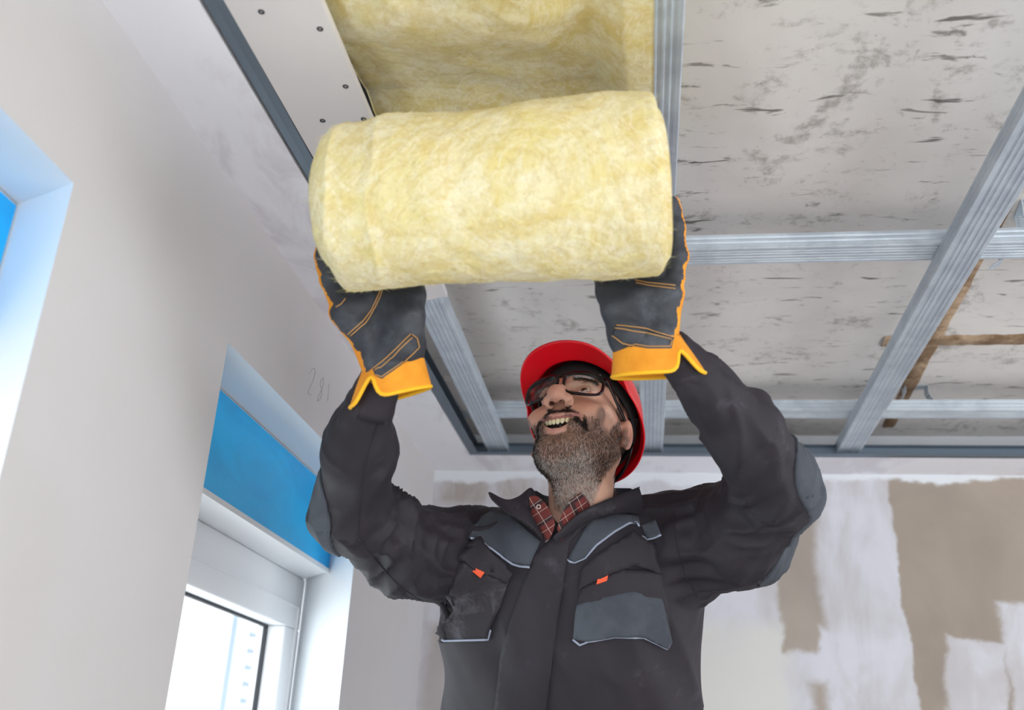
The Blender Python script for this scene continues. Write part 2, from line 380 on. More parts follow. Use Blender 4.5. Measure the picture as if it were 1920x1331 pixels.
# ---- perforated direct hangers
def hanger(p, rot, label, L=.10, bend=.5):
    t = thing('direct_hanger', p, label, 'hanger', 'perforated hangers'); c_, s_ = math.cos(rot), math.sin(rot)
    def M_(v): return [(p[0] + c_ * x_ - s_ * y_, p[1] + s_ * x_ + c_ * y_, p[2] + z_) for x_, y_, z_ in v]
    MB().add(M_([(-.03, -.015, 0), (.03, -.015, 0), (.03, .015, 0), (-.03, .015, 0), (-.03, -.015, -.0012), (.03, -.015, -.0012), (.03, .015, -.0012), (-.03, .015, -.0012)]), [(0,1,2,3),(7,6,5,4),(0,4,5,1),(1,5,6,2),(2,6,7,3),(3,7,4,0)]).build('plate', m_steel, t)
    for sx in (-1, 1):
        g = MB(); nr, nc = 8, 3                              # a strip with real square holes
        for i in range(nr):
            for j in range(nc):
                a0, a1 = -.0015 - L * i / nr, -.0015 - L * (i + 1) / nr; y0 = -.015 + .01 * j
                X0 = lambda z_: sx * (.03 + max(0, -z_ - .02) * bend)
                o_ = [(X0(a0), y0, a0), (X0(a0), y0 + .01, a0), (X0(a1), y0 + .01, a1), (X0(a1), y0, a1)]
                cz, cyy = (a0 + a1) / 2, y0 + .005; s_in = .42
                i_ = [(X0(cz + (z_ - cz) * s_in), cyy + (y_ - cyy) * s_in, cz + (z_ - cz) * s_in) for x_, y_, z_ in o_]
                g.add(M_(o_ + i_), [(k, (k + 1) % 4, 4 + (k + 1) % 4, 4 + k) for k in range(4)])
        w_ = g.build('strap', m_steel, t); mod(w_, 'WELD'); mod(w_, 'SOLIDIFY', thickness=.001)
hp = on_z(1715, 728, HS - .005); hanger((hp[0], hp[1], HS), 0.1, 'perforated hanger strap above the far cross profile right of the slanted profile', .07, .5)
hp = on_z(1925, 392, HS - .005); hanger((hp[0], hp[1], HS), 1.45, 'hanger bracket above the near cross profile at the right edge', .05, .0)
hp = on_z(1905, 478, HS - .005); hanger((hp[0], hp[1], HS), 0.0, 'perforated hanger strap below the near cross profile at the right edge', .03, 2.0)

# scrap of board wedged in the far left corner of the frame
MBo = MB().prism([(-.535, 2.40), (-.50, 2.41), (-.497, 2.62), (-.525, 2.63)], HP + .03, HP + .044).build('board_scrap', m_board)
tag(MBo, 'small pale scrap lying in the far left corner of the steel frame', 'scrap')

# house across the street, seen washed out through the window
m_house = Mat('pale_render', lin(126, 137, 150), .9); m_hslat = Mat('white_slat', lin(245, 246, 248), .7)
h0, h1 = on_x(428, 1200, -5.6), on_x(500, 1200, -5.6)
nb = thing('neighbouring_house', (-6.2, h0[1], -3), 'washed-out pale house corner seen through the window', 'house')
MB().prism([(-5.6, h0[1]), (-5.6, h1[1] + 4), (-8.4, h1[1] + 8), (-5.6 * 1.45, h0[1] * 1.45)], -3, 9).build('wall', m_house, nb)
MB().box((-5.6, h0[1] + .25, -3), (-5.5, h0[1] + .4, 9)).build('downpipe', m_hslat, nb)
hy = h0[1] * .4 + h1[1] * .6
for i in range(14): MB().box((-5.6, hy - .18, 1.4 + i * .22), (-5.52, hy + .18, 1.52 + i * .22)).build('slat', m_hslat, nb)
# ================================================================== INSULATION
m_wool = Mat('glass_wool', rough=1.0, Subsurface_Weight=.15)
m_wool.b.inputs['Subsurface Radius'].default_value = (.02, .015, .006); m_wool.b.inputs['Specular IOR Level'].default_value = .1
w = m_wool
_a = w.noise(7, 6, .62, 2.2); _b = w.noise(16, 5, .65, 1.6, (1, 1, .6)); _c = w.noise(4.2, 3, .5, .8); _d = w.noise(90, 3, .7, 1.0)
wc = w.mix(_a.ss(.34, .66), lin(219, 204, 144), lin(226, 217, 182))
wc = w.mix(_b.ss(.42, .72, 0, .6), wc, lin(208, 184, 116))
wc = w.mix(_c.ss(.55, .74, 0, .7), wc, lin(230, 222, 196))
wc = w.mix((_a * .5 + _c * .5).ss(.38, .31, 0, .6), wc, lin(222, 200, 84))
_e = w.noise(3.4, 4, .55, 5.0); wc = w.mix(_e.ss(.455, .50) * _e.ss(.545, .50) * .38, wc, lin(204, 180, 116))
_e2 = w.noise(4.3, 4, .55, 5.5, (1, .8, 1.2)); wc = w.mix(_e2.ss(.465, .50) * _e2.ss(.535, .50) * .4, wc, lin(234, 227, 204))
wc = w.mix(_d.ss(.46, .70, 0, .45), wc, lin(196, 172, 108))
w.color(wc).bump(_d * .35 + _b * .5, .004, .5)
m_fibre = Mat('loose_fibre', lin(246, 236, 180), 1.0)

def strands_mesh(P, D, L, wid, bend=None):
    """ribbons from roots P along unit directions D; returns verts, faces (3 segments, tapering)"""
    n = len(P); side = np.cross(D, RNG.normal(size=(n, 3))); side /= np.linalg.norm(side, axis=1)[:, None] + 1e-9
    V = np.zeros((n, 5, 3)); bd = np.zeros((n, 3)) if bend is None else bend
    L = L[:, None]
    for i, t in enumerate((0.0, .5)):
        c_ = P + D * L * t + bd * (t * t); V[:, 2 * i] = c_ - side * wid * (1 - .3 * t); V[:, 2 * i + 1] = c_ + side * wid * (1 - .3 * t)
    V[:, 4] = P + D * L + bd
    b_ = (np.arange(n) * 5)[:, None]
    F = np.concatenate([b_ + np.array([[0, 1, 3]]), b_ + np.array([[0, 3, 2]]), b_ + np.array([[2, 3, 4]])])
    return V.reshape(-1, 3), F

A_, B_ = at(620, 396, 1.372), at(1232, 347, 1.345)
roll_t = thing('insulation_roll', (A_ + B_) / 2 - np.array([0, 0, .13]), 'thick yellow glass wool roll held up by the worker with both gloves', 'insulation')
ax = B_ - A_; LR = np.linalg.norm(ax); ax /= LR
e1 = -FW - ax * (-FW @ ax); e1 /= np.linalg.norm(e1); e2 = np.cross(ax, e1)
e2 = e2 if e2[2] > 0 else -e2
ns, nph = 260, 300
S, PH = np.meshgrid(np.linspace(0, 1, ns), np.linspace(0, 2 * np.pi, nph, endpoint=False), indexing='ij')
R = .112 + .0095 * S
up = np.sin(PH)                                     # +1 top of the roll, -1 bottom
R = R - .009 * (1 / (1 + np.exp((S - .165) * 90))) * np.clip(up + .3, 0, 1) + .004 * np.sin(S * 9 + 1) * np.clip(up, 0, 1)
R = R + .014 * ((PH - 2.2) % (2 * np.pi)) / (2 * np.pi) - .007   # spiral: the outer layer steps out at the seam on the far side
endL = np.clip(1 - S / .06, 0, 1); endR = np.clip(1 - (1 - S) / .025, 0, 1)
R = R * (1 - .12 * endL ** 2.6 * (1 + 1.2 * np.clip(-up, 0, 1)) - .05 * endR ** 3)
base = A_[None, None] + ax * (S * LR)[..., None]
dirv = np.cos(PH)[..., None] * e1 + np.sin(PH)[..., None] * e2
Pw = base + dirv * R[..., None]
q_ = Pw.reshape(-1, 3)
dsp = .0050 * fbm(q_ * 9, 2, 3) + .0014 * fbm(q_ * 34, 3, 9) + .0007 * fbm(q_ * 120, 2, 17)
rid = np.clip(1 - np.abs(fbm(np.c_[q_ @ ax * 22, q_ @ e1 * 6, q_ @ e2 * 6], 2, 31)), 0, 1) ** 3
dsp += .004 * rid * np.clip(1.2 - S.reshape(-1) * 2.5, .15, 1)
Pw = (q_ + dirv.reshape(-1, 3) * dsp[:, None]).reshape(ns, nph, 3)
V = list(Pw.reshape(-1, 3)); F = []
idx = np.arange(ns * nph).reshape(ns, nph); nx_ = np.roll(idx, -1, axis=1)
F += np.stack([idx[:-1], nx_[:-1], nx_[1:], idx[1:]], -1).reshape(-1, 4).tolist()
roll_body = obj('wool_blanket', V, F, m_wool, roll_t, True)
for end, row, sg in (('coiled_end', 0, -1), ('coiled_end', ns - 1, 1)):     # the rolled-up layers show as a spiral on each end
    rings = 26; VV, FF = [], []; ctr = Pw[row].mean(0)
    for k in range(rings + 1):
        t = 1 - k / rings
        for j in range(0, nph, 2):
            ph = 2 * np.pi * j / nph; sp_ = .005 * math.sin((t * 5 + ph / (2 * np.pi)) * 2 * math.pi)
            VV.append(ctr + (Pw[row, j] - ctr) * t + ax * sg * ((.004 + sp_) * min(1, k / 3)))
    m_ = nph // 2
    for k in range(rings):
        for j in range(m_): FF.append((k * m_ + j, k * m_ + (j + 1) % m_, (k + 1) * m_ + (j + 1) % m_, (k + 1) * m_ + j))
    obj(end, VV, FF, m_wool, roll_t, True)
sel = RNG.integers(0, len(q_), 5200); N_ = dirv.reshape(-1, 3)[sel]
Tn = np.cross(N_, RNG.normal(size=N_.shape)); Tn /= np.linalg.norm(Tn, axis=1)[:, None]
fv, ff = strands_mesh(Pw.reshape(-1, 3)[sel] - N_ * .0006, Tn * .97 + N_ * .10, RNG.uniform(.006, .02, len(sel)), .00022, N_ * RNG.uniform(-.006, .002, (len(sel), 1)) + Tn[::-1] * .006)
tag(obj('loose_fibres', fv, ff, m_fibre, roll_t), kind='stuff')

# blanket already laid between the profiles overhead
gx, gy = np.meshgrid(np.linspace(-.438, .010, 110), np.linspace(.25, 1.44, 250), indexing='ij')
gp = np.stack([gx, gy, np.zeros_like(gx)], -1).reshape(-1, 3)
zb = HP + .018 + .014 * fbm(gp * 6, 2, 5).reshape(gx.shape) + .0018 * fbm(gp * 28, 3, 8).reshape(gx.shape)
edY = np.clip((gy - 1.02) / .22, 0, 1); zb = zb + .040 * edY ** 1.5
edge = np.clip((gx + .075) / .045, 0, 1); zb = zb * (1 - edge) + (HP - .004 + .002 * np.sin(gy * 23)) * edge
zb = np.where(gx < -.40, np.maximum(zb, HP + .014), zb)
zb = zb - .0
n1, n2 = gx.shape; top = np.full_like(gx, HS - .012)
V = np.concatenate([np.stack([gx, gy, zb], -1).reshape(-1, 3), np.stack([gx, gy, np.maximum(top, zb)], -1).reshape(-1, 3)])
idx = np.arange(n1 * n2).reshape(n1, n2); o2 = n1 * n2
F = np.stack([idx[:-1, :-1], idx[:-1, 1:], idx[1:, 1:], idx[1:, :-1]], -1).reshape(-1, 4).tolist()
F += [[a + o2 for a in f[::-1]] for f in F]
loop = list(idx[0, :]) + list(idx[1:, -1]) + list(idx[-1, -2::-1]) + list(idx[-2:0:-1, 0])
F += [[loop[i], loop[(i + 1) % len(loop)], loop[(i + 1) % len(loop)] + o2, loop[i] + o2] for i in range(len(loop))]
tag(obj('insulation_blanket', V, F, m_wool, None, True), 'yellow glass wool blanket already fitted between the ceiling profiles', 'insulation')

# ================================================================== implicit-surface modeller
f32 = np.float32
def sph(p, c, r): return np.linalg.norm(p - np.asarray(c, f32), axis=1) - r
def ell(p, c, r):
    q = p - np.asarray(c, f32); r = np.asarray(r, f32); k0 = np.linalg.norm(q / r, axis=1); k1 = np.linalg.norm(q / (r * r), axis=1)
    return k0 * (k0 - 1) / (k1 + 1e-9)
def cap(p, a, b, ra, rb):
    a = np.asarray(a, f32); b = np.asarray(b, f32); ba = b - a; t = np.clip(((p - a) @ ba) / (ba @ ba), 0, 1)
    return np.linalg.norm(p - a - t[:, None] * ba, axis=1) - (ra + (rb - ra) * t)
def chain(p, pts, rad, k=.01):
    d = None
    for i in range(len(pts) - 1):
        c_ = cap(p, pts[i], pts[i + 1], rad[i], rad[i + 1]); d = c_ if d is None else smin(d, c_, k)
    return d
def smin(a, b, k): h = np.clip(.5 + .5 * (b - a) / k, 0, 1); return b * (1 - h) + a * h - k * h * (1 - h)
def smax(a, b, k): return -smin(-a, -b, k)
def nets(f, lo, hi, h, blk=12):
    """naive surface nets of f(P)<0 on a grid of step h; blocks far from the surface are skipped"""
    lo = np.asarray(lo, float); n = np.ceil((np.asarray(hi, float) - lo) / h / blk).astype(int) * blk
    G = np.full(n + 1, 1e3, f32); nb_ = n // blk
    bi = np.stack(np.meshgrid(*[np.arange(k) for k in nb_], indexing='ij'), -1).reshape(-1, 3)
    fc = f((lo + (bi + .5) * blk * h).astype(f32)); rad = blk * h * .87
    near = bi[np.abs(fc) < rad * 2.2]
    for b_, v in zip(bi, fc):
        if v < 0: s_ = b_ * blk; G[s_[0]:s_[0] + blk + 1, s_[1]:s_[1] + blk + 1, s_[2]:s_[2] + blk + 1] = -1e3
    loc = np.stack(np.meshgrid(*[np.arange(blk + 1)] * 3, indexing='ij'), -1).reshape(-1, 3)
    for c0 in range(0, len(near), 150):
        ch = near[c0:c0 + 150]; I = (ch[:, None, :] * blk + loc[None]).reshape(-1, 3)
        G[I[:, 0], I[:, 1], I[:, 2]] = f((lo + I * h).astype(f32))
    s_ = G < 0
    cnt = sum(s_[dx:n[0] + dx, dy:n[1] + dy, dz:n[2] + dz].astype(np.int8) for dx in (0, 1) for dy in (0, 1) for dz in (0, 1))
    act = np.argwhere((cnt > 0) & (cnt < 8)); vid = np.full(n, -1, np.int64); vid[tuple(act.T)] = np.arange(len(act))
    acc = np.zeros((len(act), 3)); num = np.zeros(len(act))
    for axis in range(3):
        o1, o2_ = [a for a in range(3) if a != axis]
        for d1 in (0, 1):
            for d2 in (0, 1):
                a = act.copy(); a[:, o1] += d1; a[:, o2_] += d2; b_ = a.copy(); b_[:, axis] += 1
                va, vb = G[tuple(a.T)], G[tuple(b_.T)]; m = (va < 0) != (vb < 0)
                t = np.where(m, va / np.where(m, va - vb, 1), 0); pt = a.astype(float); pt[:, axis] += t
                acc[m] += pt[m]; num[m] += 1
    V = lo + acc / num[:, None] * h; F = []
    for axis in range(3):
        o1, o2_ = [(1, 2), (2, 0), (0, 1)][axis]
        sl = [slice(1, n[k]) for k in range(3)]; sl[axis] = slice(0, n[axis]); sh = list(sl); sh[axis] = slice(1, n[axis] + 1)
        m = s_[tuple(sl)] != s_[tuple(sh)]; I = np.argwhere(m); off = np.array([1, 1, 1]); off[axis] = 0; I = I + off
        inside = s_[tuple(I.T)]; e_1 = np.zeros(3, int); e_1[o1] = 1; e_2 = np.zeros(3, int); e_2[o2_] = 1
        qd = np.stack([vid[tuple((I - e_1 - e_2).T)], vid[tuple((I - e_2).T)], vid[tuple(I.T)], vid[tuple((I - e_1).T)]], -1)
        qd[~inside] = qd[~inside][:, ::-1]; F.append(qd)
    F = np.concatenate(F); F = F[(F >= 0).all(1)]
    for _ in range(2):                                   # pull the vertices onto the surface
        f0 = f(V.astype(f32)); e = h * .3
        g = np.stack([(f((V + e * np.eye(3)[k]).astype(f32)) - f((V - e * np.eye(3)[k]).astype(f32))) / (2 * e) for k in range(3)], -1)
        V = V - np.clip(f0 / (np.sum(g * g, 1) + 1e-6), -h * .5, h * .5)[:, None] * g
    g /= np.linalg.norm(g, axis=1)[:, None] + 1e-9
    return V, F, g
def bvh_of(*ms):
    V, F, o_ = [], [], 0
    for v, f in ms: V += [tuple(p) for p in v]; F += [tuple(int(i) + o_ for i in q) for q in f]; o_ += len(v)
    return BVHTree.FromPolygons(V, F)
def hit(bvh, x, y, off=0.0):
    d = Vector(ray(x, y)).normalized(); loc, nrm, _, _ = bvh.ray_cast(Vector(CAM), d)
    if loc is None: return None
    if nrm.dot(d) > 0: nrm = -nrm
    return np.array(loc + nrm * off), np.array(nrm)
def patch(name, poly, bvh, mat, parent, off=.002, thick=.003, step=7, puff=0.0, smooth=0, extrap=False):
    """cloth panel: outline measured on the cloth, draped on the surface below, with thickness"""
    P2 = [Vector(p) for p in poly]; n = len(P2); B = []
    for i in range(n):
        a, b_ = P2[i], P2[(i + 1) % n]; m = max(1, int((b_ - a).length / step))
        B += [a.lerp(b_, k / m) for k in range(m)]
    nbd = len(B); E = [(i, (i + 1) % nbd) for i in range(nbd)]
    xs_ = [p.x for p in B]; ys_ = [p.y for p in B]; pts = list(B)
    def inside(x, y):
        c_ = False
        for i in range(nbd):
            a, b_ = B[i], B[(i + 1) % nbd]
            if (a.y > y) != (b_.y > y) and x < (b_.x - a.x) * (y - a.y) / (b_.y - a.y) + a.x: c_ = not c_
        return c_
    def dist(x, y): return min((Vector((x, y)) - b_).length for b_ in B)
    yy = min(ys_) + step * .5; row = 0
    while yy < max(ys_):
        xx = min(xs_) + step * (.5 if row % 2 else 0)
        while xx < max(xs_):
            if inside(xx, yy) and dist(xx, yy) > step * .5: pts.append(Vector((xx, yy)))
            xx += step
        yy += step; row += 1
    cv, ce, cf, *_ = delaunay_2d_cdt(pts, E, [], 1, .01)
    V, ok, N = [], [], []
    for p in cv:
        h_ = hit(bvh, p.x, p.y)
        if h_ is None or (extrap and -h_[1] @ (ray(p.x, p.y) / np.linalg.norm(ray(p.x, p.y))) < .4): ok.append(False); V.append(np.zeros(3)); N.append(np.zeros(3)); continue
        e = off + puff * min(1, dist(p.x, p.y) / (step * 2)); V.append(h_[0] + h_[1] * e); N.append(h_[1]); ok.append(True)
    V = np.array(V); N = np.array(N)
    if extrap and not all(ok) and any(ok):                # cloth that stands clear of the body keeps the depth of its nearest neighbour
        good = [i for i in range(len(ok)) if ok[i]]
        for i in range(len(ok)):
            if not ok[i]:
                k = min(good, key=lambda g_: (cv[g_] - cv[i]).length); near_ = sorted(good, key=lambda g_: (cv[g_] - cv[i]).length)[:25]; k = min(near_, key=lambda g_: (V[g_] - CAM) @ FW); V[i] = at(cv[i].x, cv[i].y, (V[k] - CAM) @ FW + .012); N[i] = N[k]
        ok = [True] * len(ok)
    if smooth:
        nb_ = [set() for _ in V]
        for f in cf:
            if all(ok[i] for i in f):
                for i in range(len(f)): nb_[f[i]].add(f[i - 1]); nb_[f[i - 1]].add(f[i])
        for _ in range(smooth):
            V2, N2 = V.copy(), N.copy()
            for i, s_ in enumerate(nb_):
                if s_: l_ = list(s_); V2[i] = V[i] + .5 * N[i] * ((V[l_].mean(0) - V[i]) @ N[i]); N2[i] = N[i] * .4 + .6 * N[l_].mean(0); N2[i] /= np.linalg.norm(N2[i]) + 1e-9
            V, N = V2, N2
    F = [tuple(f) for f in cf if all(ok[i] for i in f) and max(np.linalg.norm(V[f[i]] - V[f[i - 1]]) for i in range(len(f))) < .06]
    # face the camera
    G = []
    for f in F:
        nn = np.cross(V[f[1]] - V[f[0]], V[f[2]] - V[f[0]]); G.append(f if nn @ N[f[0]] > 0 else f[::-1])
    edges = {}
    for f in G:
        for i in range(len(f)): edges[(f[i], f[(i + 1) % len(f)])] = 1
    m = len(V); VB = V - N * (thick + off)
    for (a, b_) in list(edges):
        if (b_, a) not in edges: G.append((b_, a, a + m, b_ + m))
    used = sorted({i for f in G for i in f}); re_ = {u: k for k, u in enumerate(used)}; ALL = np.concatenate([V, VB])
    return obj(name, ALL[used], [tuple(re_[i] for i in f) for f in G], mat, parent, True)
def seam(name, px, bvh, mat, parent, r=.0012, off=.001, step=5):
    pts = []
    for i in range(len(px) - 1):
        a, b_ = np.array(px[i], float), np.array(px[i + 1], float); m = max(1, int(np.linalg.norm(b_ - a) / step))
        pts += [a + (b_ - a) * k / m for k in range(m)]
    pts.append(np.array(px[-1], float)); H_ = [hit(bvh, *p, off) for p in pts]; P = [h_[0] for h_ in H_ if h_ is not None]
    if len(P) > 1: return MB().tube(P, r, 6).build(name, mat, parent, True)
def catmull(P, n):
    P = [np.asarray(p, float) for p in P]; P = [2 * P[0] - P[1]] + P + [2 * P[-1] - P[-2]]; out = []; m = len(P) - 3
    for i in range(n):
        u = i / (n - 1) * m; k = min(int(u), m - 1); t = u - k; a, b_, c_, d = P[k:k + 4]
        out.append(.5 * (2 * b_ + (c_ - a) * t + (2 * a - 5 * b_ + 4 * c_ - d) * t * t + (3 * b_ - a - 3 * c_ + d) * t ** 3))
    return out
def sheet(name, rows, mat, parent, nu=24, nv=8, thick=.003, world=False):
    """cloth sheet through rows of control points (pixel x, pixel y, distance)"""
    R_ = [catmull([p if world else at(*p) for p in r], nu) for r in rows]; G = np.array([catmull([R_[j][i] for j in range(len(rows))], nv) for i in range(nu)])
    idx = np.arange(nu * nv).reshape(nu, nv); F = np.stack([idx[:-1, :-1], idx[1:, :-1], idx[1:, 1:], idx[:-1, 1:]], -1).reshape(-1, 4)
    o = obj(name, G.reshape(-1, 3), F, mat, parent, True); mod(o, 'SOLIDIFY', thickness=thick, offset=0); mod(o, 'SUBSURF', levels=1, render_levels=1); return o
# ================================================================== THE WORKER
FEET = np.array([-.14, 1.97, .47])
person = thing('person', FEET, 'worker in dark work jacket and gloves looking up and smiling, arms raised', 'person')
m_jack = Mat('dark_work_cloth', rough=.72); j_ = m_jack
_a = j_.noise(5, 5, .65, .6); _w = j_.noise(700, 2); _d = j_.noise(22, 5, .7, .5)
jc = j_.mix(_a.ss(.3, .7), lin(28, 23, 31), lin(36, 30, 39))
jc = j_.mix((_d * .6 + _a * .4).ss(.56, .76, 0, .42), jc, lin(104, 100, 110))  # grey dust mottling, strengthened to stand in for window sheen
j_.color(jc).bump(_w * .6 + _d * .3, .0008, .5)
m_slate = Mat('slate_cloth', rough=.85); _a = m_slate.noise(8, 5, .65); _w = m_slate.noise(700, 2)
m_slate.color(m_slate.mix(_a.ss(.3, .75), lin(56, 60, 68), lin(76, 81, 90))).bump(_w, .0006, .5)
m_dusty = Mat('dusty_dark_cloth', rough=.85); _a = m_dusty.noise(14, 5, .7, .6)
m_dusty.color(m_dusty.mix(_a.ss(.45, .75), lin(40, 36, 41), lin(80, 78, 86)))
m_pipe = Mat('reflective_piping', lin(150, 158, 176), .4)
m_tab = Mat('orange_tab', lin(228, 88, 48), .7)
m_seam = Mat('seam_thread', lin(34, 30, 36), .9)

# ---- jacket
SHL, ELL_, WRL = at(886, 1052, 1.892), at(668, 950, 1.62), at(690, 776, 1.478)
SHR, ELR, WRR = at(1262, 1028, 1.845), at(1456, 914, 1.61), at(1308, 710, 1.468)
UAL, FAL = at(765, 1032, 1.757), at(672, 842, 1.525)
UAR, FAR_ = at(1385, 1002, 1.735), at(1394, 806, 1.525)
TB, TM, TT = at(1066, 1345, 1.93), at(1068, 1130, 1.905), at(1072, 985, 1.885)
TH = TB + np.array([0.005, .02, -.46])
TYAW = math.radians(-13)
_c, _s = math.cos(TYAW), math.sin(TYAW)
ZK = [TH[2], TB[2], TM[2], TT[2]]; CX = [TH[0], TB[0], TM[0], TT[0]]; CY = [TH[1], TB[1], TM[1], TT[1]]
AW = [.238, .252, .252, .215]; BD = [.150, .150, .155, .125]
def torso(p, grow=0.0):
    z = p[:, 2]; cx = np.interp(z, ZK, CX).astype(f32); cy_ = np.interp(z, ZK, CY).astype(f32)
    a = np.interp(z, ZK, AW).astype(f32) + grow; b_ = np.interp(z, ZK, BD).astype(f32) + grow
    dx, dy = p[:, 0] - cx, p[:, 1] - cy_; x = dx * _c + dy * _s; y = -dx * _s + dy * _c
    k = ((np.abs(x) / a) ** 2.5 + (np.abs(y) / b_) ** 2.5) ** (1 / 2.5)
    d = (k - 1) * np.minimum(a, b_) * .9
    d = smax(d, z - (TT[2] + .005 - np.abs(x) * .10), .09); return smax(d, TH[2] - z, .03)
NB = at(1080, 962, 1.855)
def arms(p):
    l = chain(p, [SHL, UAL, ELL_, FAL, WRL], [.082, .074, .061, .054, .040], .03)
    r = chain(p, [SHR, UAR, ELR, FAR_, WRR], [.094, .085, .060, .057, .039], .03)
    l = smin(l, sph(p, ELL_ + (at(652, 962, 1.63) - ELL_), .043), .05); r = smin(r, sph(p, at(1466, 912, 1.615), .046), .04)
    return np.minimum(l, r)
def f_jacket(p):
    d = torso(p); sh = np.minimum(cap(p, NB + np.array([0, .01, -.035], f32), SHL + np.array([.01, .0, .022], f32), .06, .075), cap(p, NB + np.array([0, .01, -.035], f32), SHR + np.array([-.01, 0, .022], f32), .06, .075))
    d = smin(d, sh, .05); return smin(d, arms(p), .035)
jv, jf, jn = nets(f_jacket, (-.66, 1.25, TH[2] - .03), (.42, 2.25, 2.16), .0056)
def arm_uv(p, pts):
    """distance along the arm and angle around it"""
    best = np.full(len(p), 9.0); S_ = np.zeros(len(p)); PHI = np.zeros(len(p)); L0 = 0
    for i in range(len(pts) - 1):
        a, b_ = pts[i], pts[i + 1]; ba = b_ - a; L = np.linalg.norm(ba); t = np.clip(((p - a) @ ba) / L ** 2, 0, 1)
        q = p - a - t[:, None] * ba; d = np.linalg.norm(q, axis=1); u = ba / L; e = np.cross(u, [0, 0, 1.]); e /= np.linalg.norm(e); g = np.cross(u, e)
        m = d < best; best[m] = d[m]; S_[m] = L0 + t[m] * L; PHI[m] = np.arctan2(q[m] @ g, q[m] @ e); L0 += L
    return best, S_, PHI
def ridge(q, seed): return np.clip(1 - np.abs(vnoise(q, seed) + .25 * vnoise(q * 1.9, seed + 3)) * 1.25, 0, 1) ** 1.5
def folds(P):
    """cloth folds of the jacket as an offset along its surface normal"""
    out = .0022 * fbm(P * 9, 3, 2)
    for pts, sd in (([SHL, UAL, ELL_, FAL, WRL], 40), ([SHR, UAR, ELR, FAR_, WRR], 60)):
        d, s_, ph = arm_uv(P, [np.asarray(q) for q in pts]); w_ = np.clip((.115 - d) / .03, 0, 1)
        el_ = np.asarray(pts[2]); bis = (np.asarray(pts[0]) + np.asarray(pts[4])) / 2 - el_; bis /= np.linalg.norm(bis)
        inner = np.exp(-((s_ - .30) / .075) ** 2) * (.25 + .75 * np.clip((P - el_) @ bis / .07 * .5 + .5, 0, 1))   # cross folds in the crook of the elbow
        root = np.exp(-((s_ - .06) / .11) ** 2)                                                                    # long drag folds towards the armpit
        cx_, sn_ = np.cos(ph), np.sin(ph)
        out += w_ * inner * .018 * (ridge(np.c_[s_ * 34 + cx_ * 1.2, cx_ * .9, sn_ * .9], sd) - .45)
        out += w_ * root * .022 * (ridge(np.c_[s_ * 5, cx_ * 3.2 + s_ * 6, sn_ * 3.2], sd + 5) - .45)
        out += w_ * .0085 * (ridge(np.c_[s_ * 12 + cx_ * .8, cx_ * 1.3 + s_ * 5, sn_ * 1.3], sd + 9) - .45)
        out -= w_ * .004 * np.exp(-((s_ - .515) / .02) ** 2)
    tw = np.clip((-torso(P.astype(f32)) + .02) / .03, 0, 1) * np.clip((TT[2] + .02 - P[:, 2]) / .1, 0, 1)
    out += tw * .014 * (ridge(np.c_[P[:, 0] * 13 + P[:, 2] * 4, P[:, 1] * 8, P[:, 2] * 4.5 + P[:, 0] * 3], 81) - .4)
    out = np.clip(out * 1.15, -.011, .011)
    return out * (1 - .85 * np.exp(-(np.linalg.norm(P - at(890, 1115, 1.78), axis=1) / .085) ** 4))
jv = jv + jn * folds(jv)[:, None]
def on_jacket(name, region, lo, hi, mat):
    """panel of cloth lying on the jacket wherever region(P) < 0"""
    v, f, _ = nets(lambda p: np.maximum(np.abs(f_jacket(p) - .0005) - .0035, region(p)), lo, hi, .0042)
    e = .003; g = np.stack([f_jacket((v + e * np.eye(3)[k]).astype(f32)) - f_jacket((v - e * np.eye(3)[k]).astype(f32)) for k in range(3)], -1); g /= np.linalg.norm(g, axis=1)[:, None] + 1e-9
    return obj(name, v + g * folds(v)[:, None], f, mat, jacket, True)
jacket = obj('jacket', jv, jf, m_jack, person, True); jacket['label'] = 'dark charcoal work jacket'
JB = bvh_of((jv, jf))

def jp(name, poly, mat, smooth=6, bvh=None, **k): return patch(name, poly, bvh or JB, mat, jacket, smooth=smooth, **k)
jp('shoulder_yoke', [(877, 1009), (899, 971), (922, 962), (956, 968), (983, 990), (1014, 1015), (993, 1063), (963, 1056), (926, 1032), (892, 1014)], m_slate, off=.004, thick=.003)
jp('shoulder_yoke', [(1065, 1048), (1075, 1029), (1105, 978), (1153, 961), (1197, 971), (1200, 983), (1180, 982), (1153, 997), (1119, 1022), (1098, 1046), (1078, 1054)], m_slate, off=.004, thick=.003)
jp('shoulder_yoke', [(1202, 986), (1231, 978), (1241, 1003), (1228, 1009), (1214, 1012)], m_slate, off=.004, thick=.003)
jp('placket', [(1132, 962), (1080, 982), (1037, 1004), (1004, 1039), (990, 1070), (976, 1110), (956, 1168), (939, 1236), (929, 1331), (915, 1480), (905, 1620), (1000, 1620), (1012, 1460), (1024, 1331), (1041, 1202), (1051, 1134), (1058, 1090), (1068, 1018), (1090, 992)], m_jack, off=.004, thick=.004, puff=.003)
def seamj(name, px, m=m_pipe, r=.0022, off=.0022): return seam(name, px, JB, m, jacket, r, off)
seamj('piping', [(877, 1009), (892, 1014), (926, 1032), (963, 1056), (993, 1063)], off=.006)
seamj('piping', [(1064, 1048), (1070, 1053), (1078, 1054), (1098, 1046), (1119, 1022), (1153, 997), (1180, 982), (1194, 980), (1199, 988)])
seamj('piping', [(1204, 1006), (1214, 1012), (1228, 1009), (1241, 1003)])
PKL = [(864, 1053), (955, 1090), (938, 1140), (919, 1180), (914, 1199), (870, 1200), (833, 1201), (815, 1189), (838, 1120)]
pk = jp('chest_pocket', PKL, m_dusty, off=.008, thick=.006, puff=.005, smooth=25, extrap=True)
